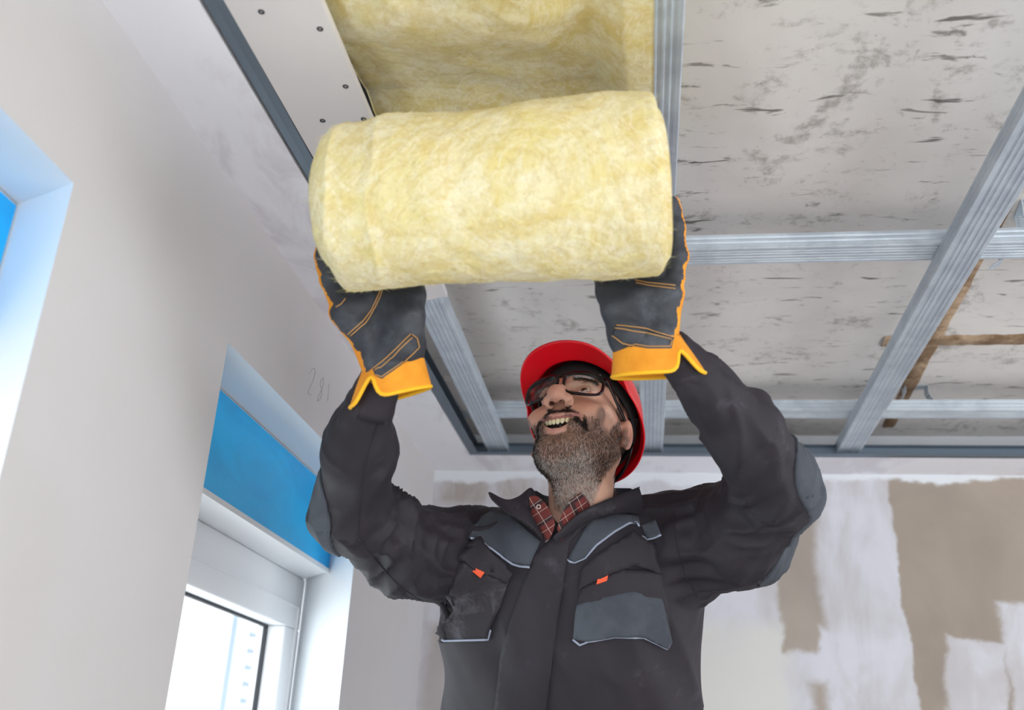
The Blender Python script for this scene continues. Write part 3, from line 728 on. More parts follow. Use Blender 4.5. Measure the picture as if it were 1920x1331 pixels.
fl = jp('pocket_flap', [(882, 1011), (926, 1040), (966, 1072), (954, 1091), (915, 1077), (880, 1064), (857, 1042)], m_jack, off=.014, thick=.010, puff=.003, smooth=20)
PKR = [(1092, 1100), (1165, 1066), (1240, 1070), (1248, 1130), (1258, 1199), (1249, 1213), (1204, 1193), (1153, 1191), (1105, 1200), (1088, 1207), (1076, 1195), (1084, 1140)]
pk2 = jp('chest_pocket', PKR, m_jack, off=.006, thick=.006, puff=.006)
jp('pocket_panel', [(1085, 1131), (1136, 1114), (1187, 1105), (1239, 1119), (1258, 1198), (1249, 1212), (1204, 1192), (1153, 1190), (1105, 1199), (1077, 1194)], m_slate, off=.0095, thick=.004, puff=.005)
fl2 = jp('pocket_flap', [(1088, 1103), (1093, 1066), (1119, 1040), (1187, 1000), (1231, 1024), (1239, 1072), (1187, 1059), (1153, 1071), (1119, 1088)], m_jack, off=.013, thick=.010, puff=.003)
def patch_mesh(o): return (np.array([v.co for v in o.data.vertices]) + ORG[o.name], [tuple(p.vertices) for p in o.data.polygons])
def seamo(name, px, off, m=m_pipe, r=.0022): return seam(name, px, JB, m, jacket, r, off)
seam('piping', [(815, 1189), (833, 1201), (870, 1200), (914, 1199), (919, 1180)], bvh_of(patch_mesh(pk)), m_pipe, jacket, .0022, .001)
seamo('piping', [(1076, 1196), (1089, 1207), (1105, 1200), (1153, 1191), (1204, 1193), (1230, 1204), (1249, 1213), (1257, 1199)], .007)
JB2 = bvh_of((jv, jf), *[patch_mesh(o) for o in (pk, pk2, fl, fl2)])
for quad in ([(885, 1071), (892, 1065), (909, 1073), (901, 1084)], [(1118, 1096), (1120, 1086), (1141, 1077), (1138, 1089)]):
    c_ = np.mean(quad, axis=0); h_ = hit(JB2, *c_); dpt = (h_[0] - CAM) @ FW - .004
    V = [at(*q_, dpt) for q_ in quad] + [at(*q_, dpt + .006) for q_ in quad]
    mod(obj('orange_tab', V, [(3, 2, 1, 0), (4, 5, 6, 7), (0, 1, 5, 4), (1, 2, 6, 5), (2, 3, 7, 6), (3, 0, 4, 7)], m_tab, jacket), 'BEVEL', width=.001, segments=2)
ec = at(588, 960, 1.65); on_jacket('elbow_patch', lambda p: ell(p, ec, (.076, .16, .092)), ec - .14, ec + .14, m_slate)
ec2 = at(1528, 897, 1.64); on_jacket('elbow_patch', lambda p: smin(ell(p, ec2, (.092, .16, .084)), cap(p, at(1510, 960, 1.66), at(1438, 1082, 1.72), .056, .034), .02), ec2 - .22, ec2 + .16, m_slate)
seamj('seam', [(716, 772), (697, 830), (684, 871), (674, 944), (672, 1008), (690, 1034), (748, 1099), (798, 1131)], m_seam, .0011, .0003)
seamj('seam', [(1262, 960), (1268, 1020), (1285, 1080), (1310, 1120)], m_seam, .0011, .0003)
seamj('seam', [(884, 968), (872, 1005), (860, 1060), (838, 1120), (826, 1160)], m_seam, .0011, .0003)
def cuff_ring(a, b_, r0, r1):
    P = [a + (b_ - a) * t for t in np.linspace(0, 1, 7)]; v = MB(); v.tube(P, [r0 * (1 + .02 * (i % 2)) + (r1 - r0) * i / 6 for i in range(7)], 28); return v.build('cuff', m_jack, jacket, True)
cuff_ring(at(690, 772, 1.476), at(722, 690, 1.455), .0385, .028); cuff_ring(at(1306, 706, 1.466), at(1252, 646, 1.452), .0385, .028)

# ---- trousers and boots below the frame
def f_trouser(p):
    hp = TH + np.array([0, 0, -.02]); d = ell(p, hp, (.19, .14, .13))
    for sx in (-1, 1):
        h_ = hp + np.array([sx * .10, 0, -.05]); kn = np.array([FEET[0] + sx * .12, FEET[1] - .02, FEET[2] + .5]); an = np.array([FEET[0] + sx * .13, FEET[1] + .02, FEET[2] + .09])
        d = smin(d, chain(p, [h_, kn, an], [.10, .072, .066], .03), .04)
    return d
tv, tf, tn = nets(f_trouser, (-.48, 1.72, FEET[2] - .02), (.2, 2.25, 1.4), .014); tv = tv + tn * (.004 * fbm(tv * np.array([18, 18, 7]), 2, 3))[:, None]
obj('trousers', tv, tf, m_jack, person, True)
m_boot = Mat('black_boot_leather', lin(38, 36, 38), .5)
for sx in (-1, 1):
    a = np.array([FEET[0] + sx * .13, FEET[1] + .02, FEET[2]])
    fb = lambda p: smax(smin(cap(p, a + (0, 0, .12), a + (0, .01, .05), .055, .058), cap(p, a + (0, .02, .045), a + (sx * .02, -.16, .035), .05, .045), .03), (a[2] + .002) - p[:, 2], .006)
    bv, bf, _ = nets(fb, a - (.12, .3, .02), a + (.12, .15, .24), .009); obj('boot', bv, bf, m_boot, person, True)

# ---- head and neck
HY, HPt, HR = math.radians(-17), math.radians(-27), math.radians(-3)
HM = (Matrix.Rotation(HY, 3, 'Z') @ Matrix.Rotation(HPt, 3, 'X') @ Matrix.Rotation(HR, 3, 'Y'))
HM = np.array(HM); EYE = at(1060, 735, 1.772); HSC = 1.07; HO = EYE - HM @ np.array([0, -.085 * HSC, 0])
def hw(p): return np.asarray(p, float) * HSC @ HM.T + HO          # head space -> world (face looks along -y, z up)
def hl(p): return (np.asarray(p, float) - HO) @ HM / HSC
NBl = hl(NB + np.array([0, .005, -.06])); 
NPL0 = at(1040, 1000, 1.75); _e1, _e2 = at(1150, 950, 1.78) - NPL0, np.array([0, .3, .09]); NPLN = np.cross(_e1, _e2); NPLN /= np.linalg.norm(NPLN); NPLN *= np.sign(NPLN[2])
ux = lambda z0, k, x, y0, ky: (x, y0 + ky * x * x, z0 + k * x * x)
LIPU = [ux(-.0685, 12, x, -.0945, 17) for x in (-.031, -.021, -.009, 0, .009, .021, .031)]
LIPL = [ux(-.0955, 31, x, -.0870, 12) for x in (-.030, -.021, -.010, 0, .010, .021, .030)]
def f_head(p):
    a = np.abs(p[:, 0]); m = p.copy(); m[:, 0] = a
    d = ell(p, (0, .018, .045), (.077, .097, .085))
    d = smin(d, ell(p, (0, -.026, -.03), (.061, .064, .085)), .03)
    d = smin(d, cap(m, (.054, .012, -.062), (.018, -.062, -.109), .019, .023), .03)
    d = smin(d, ell(p, (0, -.070, -.116), (.026, .020, .016)), .018)                       # chin
    d = smin(d, ell(m, (.040, -.066, -.040), (.026, .020, .020)), .018)                     # raised cheeks
    d = smin(d, cap(m, (.012, -.086, .020), (.044, -.072, .018), .010, .009), .016)         # brow
    d = smin(d, cap(m, (.058, -.045, -.018), (.066, .0, -.012), .010, .008), .02)           # cheekbone
    d = smax(d, -ell(m, (.033, -.102, -.001), (.020, .018, .014)), .012)                    # eye sockets
    d = smin(d, sph(m, (.0325, -.0735, -.001), .0140), .004)
    d = smax(d, -ell(m, (.0325, -.090, -.0015), (.0135, .0115, .0046)), .0015)              # lid slit
    d = smin(d, cap(p, (0, -.088, .010), (0, -.113, -.032), .0080, .0125), .012)            # nose
    d = smin(d, sph(p, (0, -.116, -.038), .0140), .008); d = smin(d, ell(m, (.0165, -.103, -.042), (.0095, .013, .0100)), .006)
    d = smax(d, -cap(m, (.0090, -.109, -.056), (.0078, -.101, -.038), .0050, .0034), .002) # nostrils
    d = smin(d, ell(p, (0, -.080, -.073), (.036, .019, .022)), .014)                        # muzzle
    d = smin(d, chain(p, LIPU, [.0030, .0042, .0050, .0046, .0050, .0042, .0030], .004), .004)
    d = smin(d, chain(p, LIPL, [.0030, .0048, .0058, .0060, .0058, .0048, .0030], .004), .004)
    q = p.copy(); q[:, 2] -= 20 * p[:, 0] ** 2; q[:, 1] -= 15 * p[:, 0] ** 2
    d = smax(d, -ell(q, (0, -.090, -.0825), (.0315, .024, .0105)), .003)                     # open mouth
    d = smax(d, -cap(m, (.022, -.100, -.048), (.036, -.084, -.066), .0025, .0025), .008)     # smile fold
    e = ell(m - np.array([0, 0, 0], f32), (.0785, .016, -.014), (.0085, .019, .031))
    e = smax(e, -ell(m, (.089, .010, -.012), (.010, .011, .019)), .004); e = smin(e, cap(m, (.081, .004, -.012), (.080, .004, -.022), .004, .004), .003)
    e = smin(e, sph(m, (.079, .006, -.043), .0075), .006)
    d = smin(d, e, .006)
    NK2 = NBl + np.array([0, .022, -.01]); nk = cap(p, (0, .030, -.06), NK2, .056, .052); d = smin(d, nk, .022)
    d = smin(d, cap(p, NK2, NK2 + np.array([0, .06, -.06]), .052, .05), .02)
    wp_ = hw(p).astype(f32); fj = f_jacket(wp_) / HSC; pl_ = (wp_ - NPL0.astype(f32)) @ NPLN.astype(f32) / HSC
    d = np.minimum(np.maximum(d, -pl_), np.maximum(d, np.maximum(pl_, fj + .008)))
    adam = NBl * .42 + np.array([0, .030, -.06]) * .58 + np.array([0, -.053, -.0]); d = smin(d, sph(p, adam, .011), .02)
    return d
hv, hf, hn = nets(f_head, (-.13, -.135, -.27), (.13, .17, .14), .0022)
# skin, lips and stubble colour, with under-chin light and nostril shade painted in
ax_ = np.abs(hv[:, 0]); X_, Y_, Z_ = hv.T
dl = np.minimum(chain(hv.astype(f32), LIPU, [.004] * 7, .001), chain(hv.astype(f32), LIPL, [.005] * 7, .001))
skin = np.array(lin(196, 150, 128)); skin2 = np.array(lin(214, 168, 146)); lips = np.array(lin(176, 118, 110)); stub = np.array(lin(74, 57, 50)); stub_grey_lit = np.array(lin(132, 118, 110)); hairc = np.array(lin(44, 36, 34))
def sstep(a, b_, x): t = np.clip((x - a) / (b_ - a), 0, 1); return t * t * (3 - 2 * t)
col_ = skin + (skin2 - skin) * sstep(-.4, .6, fbm(hv * 40, 2, 4))[:, None]
red = np.exp(-((ax_ - .042) ** 2 + (Z_ + .04) ** 2) / .02 ** 2) * (Y_ < -.03) + np.exp(-((X_) ** 2 + (Z_ + .04) ** 2) / .013 ** 2) * (Y_ < -.09) + (ax_ > .072) * .8
col_ = col_ * (1 - .25 * np.clip(red, 0, 1)[:, None] * np.array([.15, .8, .8]))
def beard_mask(P):
    x, y, z = np.abs(P[:, 0]), P[:, 1], P[:, 2]
    line = np.interp(x, [0, .015, .03, .042, .055, .066, .08], [-.052, -.052, -.060, -.066, -.060, -.035, -.02])
    m = sstep(.010, -.004, z - line) * sstep(.014, -.002, y - np.interp(z, [-.2, -.125, -.085], [.075, .05, .008])) 
    low = sstep(-.20, -.125, z + y * .1)
    m = m * low
    gap = np.exp(-(((x - .0) / .014) ** 2 + ((z + .104) / .004) ** 2)) * .3
    m = m * (1 - sstep(-.094, -.099, y) * sstep(-.057, -.051, z))
    d_ = np.minimum(chain(P.astype(f32), LIPU, [.0058] * 7, .001), chain(P.astype(f32), LIPL, [.0068] * 7, .001))
    return m * sstep(.0, .0025, d_) * (1 - gap)
bm = beard_mask(hv); grey = sstep(-.098, -.112, Z_) * sstep(.055, .03, ax_) * sstep(-.078, -.055, Y_)  # grey stubble under the chin, light from below painted into its tone
tone = stub * (1 - grey[:, None]) + stub_grey_lit * grey[:, None]
col_ = col_ * (1 - .68 * bm[:, None]) + tone * .68 * bm[:, None]
lm = sstep(.0040, .0006, dl) * (Z_ < -.05); col_ = col_ * (1 - lm[:, None]) + lips * lm[:, None]
inm = (ell(np.c_[X_, Y_ - 15 * X_ ** 2, Z_ - 20 * X_ ** 2].astype(f32), (0, -.080, -.0825), (.031, .018, .0108)) < .0005) & (dl > .0); col_[inm] = lin(70, 30, 30)
nos = cap(np.c_[ax_, Y_, Z_].astype(f32), (.0090, -.109, -.056), (.0078, -.101, -.038), .0050, .0034) < .0004; col_[nos] *= np.array([.22, .16, .16])  # shade of the nostril hollows painted into the skin colour
hm = sstep(.02, .035, Z_ + .02 * np.sin(Y_ * 90) * 0 - np.interp(Y_, [-.08, -.05, -.01, .03, .06, .12], [.075, .06, -.02, -.045, -.075, -.095])) * (ax_ < .0735 + 0 * X_)
hm = np.maximum(hm, sstep(.0, .02, (Z_ + .052)) * sstep(.010, .0, np.abs(Y_ + .010) - .006) * sstep(.045, .055, ax_) * (ax_ < .0745) * .75)
col_ = col_ * (1 - .85 * hm[:, None]) + hairc * .85 * hm[:, None]
m_skin = Mat('skin', rough=.5, Subsurface_Weight=.12); m_skin.b.inputs['Subsurface Radius'].default_value = (.012, .005, .003)
m_skin.color(m_skin.attr()).bump(m_skin.noise(420, 3), .0006, .35)
body = obj('body', hw(hv), hf, m_skin, person, True, cols=np.clip(col_, 0, 1)); body['label'] = 'head and neck with short greying beard'
# short beard, moustache, brows and side hair
m_hair = Mat('hair', rough=.6); m_hair.color(m_hair.attr())
def hair(name, prob, n, dirf, L, wid, colf, seed):
    r_ = np.random.default_rng(seed); tri = np.concatenate([hf[:, [0, 1, 2]], hf[:, [0, 2, 3]]]); a, b_, c_ = hv[tri[:, 0]], hv[tri[:, 1]], hv[tri[:, 2]]
    cen = (a + b_ + c_) / 3; pr = prob(cen); pr = np.clip(pr, 0, None) * np.linalg.norm(np.cross(b_ - a, c_ - a), axis=1); k = r_.choice(len(tri), n, p=pr / pr.sum())
    u_ = r_.random((n, 1)); v_ = r_.random((n, 1)); fl_ = (u_ + v_) > 1; u_[fl_] = 1 - u_[fl_]; v_[fl_] = 1 - v_[fl_]
    P = a[k] + u_ * (b_[k] - a[k]) + v_ * (c_[k] - a[k]); N = hn[tri[k, 0]]; D = dirf(P); D = D - N * np.sum(D * N, 1)[:, None] * .8 + N * r_.uniform(.10, .45, (n, 1)) + r_.normal(0, .22, (n, 3)); D /= np.linalg.norm(D, axis=1)[:, None]
    ln = L * r_.uniform(.6, 1.25, n); v, f = strands_mesh(P - N * .0003, D, ln, wid, -N * (ln * .18)[:, None]); cc = colf(P, r_)
    o = obj(name, hw(v), f, m_hair, person, False, cols=np.repeat(cc, 5, axis=0)); return tag(o, kind='stuff')
def beard_col(P, r_):
    g = np.clip(sstep(-.095, -.112, P[:, 2]) * .6 * sstep(.06, .03, np.abs(P[:, 0])) * sstep(-.080, -.055, P[:, 1]) + .06, 0, 1); pick = r_.random(len(P)) < g  # pale hairs under the chin: greying, plus the light from below
    d = np.array(lin(44, 34, 30)) * r_.uniform(.5, 1.4, (len(P), 1)); w_ = np.array(lin(196, 190, 184)) * r_.uniform(.7, 1.1, (len(P), 1)); return np.where(pick[:, None], w_, d)
def beard_dir(P): return np.stack([P[:, 0] * 2.0, .25 + 0 * P[:, 0], -1 + 0 * P[:, 0]], 1)
hair('beard', lambda P: beard_mask(P) * (P[:, 2] < -.055), 17000, beard_dir, .0066, .00024, beard_col, 1)
mst = lambda P: beard_mask(P) * (np.abs(P[:, 0]) < .042) * (P[:, 2] > -.078) * (P[:, 1] < -.06)
hair('moustache', mst, 7500, lambda P: np.stack([np.sign(P[:, 0]) * .7, 0 * P[:, 0], -.8 + 0 * P[:, 0]], 1), .0072, .00026, lambda P, r_: np.array(lin(50, 38, 34)) * r_.uniform(.5, 1.5, (len(P), 1)), 2)
brow = lambda P: np.exp(-((P[:, 2] - (.021 - 3 * (np.abs(P[:, 0]) - .03) ** 2 * 4)) / .0042) ** 2) * (np.abs(np.abs(P[:, 0]) - .031) < .019) * (P[:, 1] < -.055)
hair('eyebrows', brow, 1800, lambda P: np.stack([np.sign(P[:, 0]), 0 * P[:, 0], .25 + 0 * P[:, 0]], 1), .0075, .00024, lambda P, r_: np.array(lin(40, 32, 30)) * r_.uniform(.5, 1.3, (len(P), 1)), 3)
side = lambda P: (np.abs(P[:, 0]) > .05) * (np.abs(P[:, 0]) < .0755) * (np.abs(P[:, 1] + .010) < .012) * (P[:, 2] > -.06) * (P[:, 2] < .03) * 1.0 + 1.0 * (P[:, 1] > .045) * (P[:, 2] > -.075) * (P[:, 2] < .02)
hair('side_hair', side, 5200, lambda P: np.stack([0 * P[:, 0], .35 + 0 * P[:, 0], -1 + 0 * P[:, 0]], 1), .008, .00024, lambda P, r_: np.array(lin(40, 33, 32)) * r_.uniform(.5, 1.5, (len(P), 1)), 4)
# eyes and teeth
m_eye = Mat('eye', rough=.08); m_eye.color(m_eye.attr()); m_tooth = Mat('tooth', lin(226, 212, 176), .25, Subsurface_Weight=.1); m_mouth = Mat('mouth_inside', lin(120, 56, 54), .4)
for sx in (-1, 1):
    V, F, C = [], [], []; c0 = np.array([sx * .0325, -.0735, -.001]); look = np.array([-.05, -1, .10]); look /= np.linalg.norm(look); nu, nv_ = 24, 16
    for i in range(nv_ + 1):
        for j in range(nu):
            a, b_ = math.pi * i / nv_, 2 * math.pi * j / nu; d = np.array([math.sin(a) * math.cos(b_), math.cos(a), math.sin(a) * math.sin(b_)]); V.append(c0 + d * .0127); k = d @ look
            C.append(lin(20, 16, 16) if k > .975 else lin(84, 62, 46) if k > .885 else lin(222, 214, 208))
    for i in range(nv_):
        for j in range(nu): F.append((i * nu + j, (i + 1) * nu + j, (i + 1) * nu + (j + 1) % nu, i * nu + (j + 1) % nu))
    obj('eye', hw(V), F, m_eye, person, True, cols=np.array(C))
for i in range(-4, 5):
    wd = .0080 if abs(i) < 2 else .0068; x0 = (abs(i) * .0074 + (.0006 if abs(i) > 1 else 0)) * (1 if i > 0 else -1) if i else 0
    x0 = (i) * .0072; ln = .0125 - .0007 * abs(i); yc, zt = -.0895 + 16 * x0 * x0, -.0680 + 14 * x0 * x0
    ft = lambda p: smax(ell(p, (x0, yc, zt - ln * .42), (.0040, .0036, ln * .62)), p[:, 2] - zt - .001, .002)
    v, f, _ = nets(ft, (x0 - .006, yc - .006, zt - .014), (x0 + .006, yc + .006, zt + .006), .0011, 6); obj('tooth', hw(v), f, m_tooth, person, True)
ftg = lambda p: ell(p, (0, -.072, -.097), (.020, .018, .007))
v, f, _ = nets(ftg, (-.024, -.096, -.104), (.024, -.05, -.082), .0022, 6); obj('tongue', hw(v), f, m_mouth, person, True)

# ---- plaid shirt collar and jacket collar
m_plaid = Mat('red_plaid_cloth', rough=.85); pl = m_plaid; PX, PY, PZ = pl.xyz()
u1, u2 = PX * .8 + PZ * .6 + PY * .2, PX * .6 - PZ * .8 + PY * .3
def lines(u, per, wd, ph=0.0): return ((u * (math.pi / per) + ph).sin().abs()).ss(wd, wd * .5)
pc = pl.mix(lines(u1, .034, .5).mx(lines(u2, .034, .5)) * .85, lin(104, 40, 36), lin(34, 24, 30))
pc = pl.mix(lines(u1, .017, .10, .7).mx(lines(u2, .017, .10, .4)) * .75, pc, lin(196, 182, 172)); pl.color(pc)
shirt = sheet('shirt_collar', [[(992, 930, 1.752), (1008, 930, 1.745), (1026, 948, 1.735), (1041, 980, 1.735)], [(994, 950, 1.758), (1008, 962, 1.750), (1022, 980, 1.745), (1036, 1000, 1.742)], [(998, 972, 1.770), (1006, 988, 1.765), (1014, 1004, 1.76), (1024, 1020, 1.755)]], m_plaid, person)
sheet('shirt_collar', [[(1044, 990, 1.735), (1063, 946, 1.735), (1092, 921, 1.745), (1122, 910, 1.775), (1154, 916, 1.83)], [(1048, 1004, 1.742), (1074, 962, 1.742), (1102, 940, 1.750), (1132, 926, 1.785), (1158, 926, 1.835)], [(1050, 1016, 1.750), (1082, 978, 1.75), (1112, 955, 1.758), (1140, 940, 1.79), (1160, 938, 1.84)]], m_plaid, person)
m_button = Mat('shirt_button', lin(206, 200, 196), .3)
bp = at(1010, 950, 1.742); V = []; 
MB().tube([bp + .0034 * (math.cos(a) * RT + math.sin(a) * UP) for a in np.linspace(0, 2 * math.pi, 16, endpoint=False)], .0008, 6, closed=True).build('button', m_button, shirt)
jcl = sheet('collar', [[(917, 922, 1.775), (948, 936, 1.775), (972, 930, 1.79), (993, 914, 1.80), (1003, 920, 1.80)], [(920, 930, 1.765), (948, 950, 1.765), (974, 956, 1.765), (994, 955, 1.77), (1006, 968, 1.77)], [(925, 938, 1.758), (952, 962, 1.755), (975, 976, 1.752), (998, 992, 1.75), (1020, 1016, 1.752)]], m_jack, jacket, thick=.004)
jcr = sheet('collar', [[(1036, 1006, 1.742), (1085, 962, 1.735), (1120, 944, 1.745), (1160, 928, 1.775), (1199, 913, 1.80)], [(1038, 1012, 1.742), (1088, 972, 1.735), (1126, 955, 1.742), (1168, 944, 1.765), (1206, 938, 1.79)], [(1042, 1018, 1.748), (1094, 982, 1.742), (1136, 966, 1.752), (1174, 962, 1.772), (1212, 968, 1.80)]], m_jack, jacket, thick=.004)
sheet('collar', [[(1003, 918, 1.80), (1030, 930, 1.92), (1080, 920, 1.985), (1140, 915, 1.94), (1185, 915, 1.84)], [(1000, 960, 1.80), (1030, 960, 1.94), (1080, 955, 2.0), (1140, 950, 1.96), (1190, 950, 1.84)]], m_jack, jacket, thick=.004)
m_zip = Mat('black_zip', lin(22, 20, 24), .35)
def zipper(px):
    P = catmull([at(*p) for p in px], 46); z_ = MB()
    for p in P: z_.tube([p - np.array([.0014, 0, .001]), p + np.array([.0014, 0, .001])], .0013, 5)
    tag(z_.build('zip_teeth', m_zip, jacket, True), kind='stuff')
zipper([(917, 924, 1.772), (925, 938, 1.755), (952, 962, 1.752), (975, 976, 1.749), (998, 992, 1.747), (1019, 1014, 1.749)]); zipper([(1085, 963, 1.731), (1120, 945, 1.741), (1160, 929, 1.771), (1198, 914, 1.796)])
# ---- work gloves (parts of the worker's clothing)
m_leather = Mat('black_leather', rough=.55); _a = m_leather.noise(14, 5, .7, .6); _g = m_leather.noise(300, 3)
m_leather.color(m_leather.mix(_a.ss(.45, .8), lin(44, 47, 54), lin(84, 90, 98))).bump(_g, .0008, .4)
m_orange = Mat('orange_glove_cloth', rough=.85); _a = m_orange.noise(30, 4); _g = m_orange.noise(500, 2)
m_orange.color(m_orange.mix(_a.ss(.3, .7), lin(236, 156, 40), lin(222, 140, 28))).bump(_g, .001, .5)
m_trim = Mat('yellow_binding', lin(250, 186, 30), .7); m_stitch = Mat('tan_thread', lin(190, 142, 84), .8)
def glove(label, wr, tilt, fingers, thumb, C0, C1, hw0, hw1, notch, strap, stitches, side):
    wr = [at(*p) for p in wr]; fg = [[at(*p) for p in f] for f in fingers]; th = [at(*p) for p in thumb]
    def f_(p):
        d = None
        for i, f in enumerate(fg):
            c_ = cap(p, wr[min(i // 2, 1)], f[0], .021, .0185); d = c_ if d is None else smin(d, c_, .018)
        for i in range(3): d = smin(d, cap(p, fg[i][0], fg[i + 1][0], .0175, .0175), .012)
        d = smin(d, cap(p, wr[0], wr[1], .024, .024), .02)
        h = None
        for f in fg:
            c_ = chain(p, f, [.0155, .0140, .0125, .011][:len(f)], .006); h = c_ if h is None else np.minimum(h, c_)
        d = smin(d, h, .006); t = chain(p, th, [.0235, .0200, .0170, .0135][:len(th)], .01); return smin(d, t, .022)
    allp = np.array(wr + [q for f in fg for q in f] + th); v, f, n = nets(f_, allp.min(0) - .035, allp.max(0) + .035, .0034)
    v = v + n * (.0016 * fbm(v * 45, 2, 12) + .002 * (ridge(v * 26, 5) - .4))[:, None]
    pd_ = CAM - allp.mean(0); pd_ /= np.linalg.norm(pd_)
    fn = np.cross(v[f[:, 2]] - v[f[:, 0]], v[f[:, 3]] - v[f[:, 1]]); fn /= np.linalg.norm(fn, axis=1)[:, None] + 1e-9
    dirs = pd_ - side * RT * .75; dirs /= np.linalg.norm(dirs); mi = (fn @ dirs < .02).astype(int)
    g = obj('work_glove', v, f, [m_leather, m_orange], person, True, midx=mi); g['label'] = label
    # gauntlet cuff: a flared, slit cone shell with yellow binding
    c0, c1 = at(*C0), at(*C1); axis = c1 - c0; L = np.linalg.norm(axis); axis /= L; sx = RT * math.cos(tilt) + UP * math.sin(tilt); sy_ = np.cross(axis, sx); sy_ = sy_ if sy_ @ FW < 0 else -sy_
    nu, nv_ = 72, 12; V = []; 
    for i in range(nv_):
        t = i / (nv_ - 1)
        for j in range(nu):
            ph = 2 * math.pi * j / nu; dn = (ph - notch + math.pi) % (2 * math.pi) - math.pi; ln = L * (1 - .55 * math.exp(-(dn / .26) ** 2))
            r_ = hw0 + (hw1 - hw0) * t * (ln / L) ** .6 + .002 * math.sin(3 * ph + 2 * t) * t
            V.append(c0 + axis * ln * t + sx * r_ * math.cos(ph) + sy_ * r_ * .80 * math.sin(ph))
    F = [(i * nu + j, i * nu + (j + 1) % nu, (i + 1) * nu + (j + 1) % nu, (i + 1) * nu + j) for i in range(nv_ - 1) for j in range(nu)]
    cu = obj('cuff', V, F, m_orange, g, True); mod(cu, 'SOLIDIFY', thickness=.003, offset=0)
    MB().tube(V[-nu:], .0030, 8, closed=True).build('binding', m_trim, g, True)
    gb = bvh_of((v, f), (V, F)); patch('wrist_strap', strap, gb, m_leather, g, off=.003, thick=.003, step=5)
    for s_ in stitches: seam('stitching', s_, gb, m_stitch, g, .0008, .0038 if s_[0][1] > 600 else .0006, 4)
    return g
glove('black and orange work glove under the left end of the roll', [(716, 684, 1.44), (757, 656, 1.44)], math.radians(15),
      [[(645, 585, 1.445), (618, 525, 1.47), (607, 480, 1.49), (606, 455, 1.50)], [(672, 572, 1.452), (652, 505, 1.478), (645, 450, 1.498), (645, 415, 1.505)],
       [(702, 562, 1.458), (690, 495, 1.482), (684, 440, 1.50), (684, 400, 1.508)], [(735, 560, 1.458), (732, 495, 1.482), (730, 445, 1.50), (730, 410, 1.507)]],
      [(752, 640, 1.437), (770, 590, 1.437), (776, 555, 1.447), (780, 515, 1.47)],
      (738, 668, 1.446), (730, 745, 1.440), .041, .060, math.radians(117),
      [(700, 690), (770, 626), (783, 636), (786, 650), (752, 685), (716, 711), (704, 705)],
      [[(701, 690), (735, 662), (769, 627)], [(704, 696), (738, 667), (771, 634)], [(703, 704), (716, 708), (752, 682), (783, 651), (780, 636), (771, 628)],
       [(655, 626), (680, 605), (697, 582), (707, 560), (713, 545)], [(660, 629), (685, 608), (701, 584), (711, 562), (717, 546)], [(630, 576), (640, 570), (648, 560)]], -1)
glove('black and orange work glove at the right end of the roll', [(1183, 634, 1.44), (1236, 642, 1.44)], math.radians(2),
      [[(1178, 562, 1.450), (1180, 495, 1.478), (1180, 430, 1.492), (1180, 390, 1.495)], [(1208, 555, 1.455), (1208, 485, 1.480), (1208, 420, 1.492), (1208, 375, 1.495)],
       [(1235, 552, 1.452), (1240, 480, 1.475), (1240, 415, 1.488), (1240, 370, 1.490)], [(1258, 552, 1.447), (1271, 480, 1.465), (1268, 425, 1.472), (1262, 382, 1.475)]],
      [(1175, 625, 1.437), (1155, 578, 1.440), (1140, 545, 1.450), (1128, 512, 1.47)],
      (1213, 632, 1.446), (1233, 703, 1.440), .047, .067, math.radians(52),
      [(1148, 628), (1157, 606), (1262, 632), (1258, 654), (1215, 654), (1170, 646)],
      [[(1157, 609), (1208, 617), (1259, 632)], [(1154, 615), (1206, 624), (1257, 638)], [(1150, 629), (1170, 643), (1215, 651), (1255, 651), (1258, 640)],
       [(1190, 525), (1215, 530), (1266, 535)], [(1192, 530), (1216, 535), (1266, 541)]], 1)

# ================================================================== HARD HAT
m_red = Mat('red_hard_hat_plastic', lin(226, 10, 30), .32); m_red.b.inputs['Coat Weight'].default_value = .15
m_blk = Mat('black_plastic', lin(22, 21, 24), .4); m_foam = Mat('black_sweatband', lin(26, 24, 27), .85); m_clip = Mat('grey_clip', lin(120, 120, 126), .5)
hat = thing('hard_hat', hw([(0, .02, .03)])[0], "red hard hat on the worker's head", 'hard hat')
HT = math.radians(10); cth, sth = math.cos(HT), math.sin(HT)            # the rim dips towards the back of the head
def hh(x, y, z): return hw([(x, .018 + y * cth + z * sth, .035 - y * sth + z * cth)])[0]
nu, nv_ = 120, 34; V = []
def rim(ph):                                                            # ph = 0 right, -90 deg = front
    a, b_ = .092, .1205; return a * math.cos(ph), b_ * math.sin(ph)
for i in range(nv_ + 1):
    for j in range(nu):
        ph = 2 * math.pi * j / nu; x, y = rim(ph); front = max(0, -math.sin(ph)); fr_ = sstep(.35, .95, np.array(front)).item()
        if i < 24:
            t = i / 24 * math.pi / 2; k = math.sin(t) ** .92; z = .118 * math.cos(t) ** .85
            rib = .0035 * math.exp(-(x / .018) ** 2) * math.cos(t)
            V.append(hh(x * k, y * k, z + rib))
        else:
            t = (i - 23) / (nv_ - 23); ex = .007 + .045 * fr_; dz = -.004 * t - .014 * fr_ * t ** 1.3 - (.010 * t * (1 - fr_))
            L = math.hypot(x, y); V.append(hh(x + x / L * ex * t * (1 - .25 * fr_), y + y / L * ex * t, dz))
F = [(i * nu + j, i * nu + (j + 1) % nu, (i + 1) * nu + (j + 1) % nu, (i + 1) * nu + j) for i in range(nv_) for j in range(nu)]
sh_ = obj('shell', V, F, m_red, hat, True); mod(sh_, 'SOLIDIFY', thickness=.0032, offset=-1)
V = []; nb2 = 96                                                         # sweatband
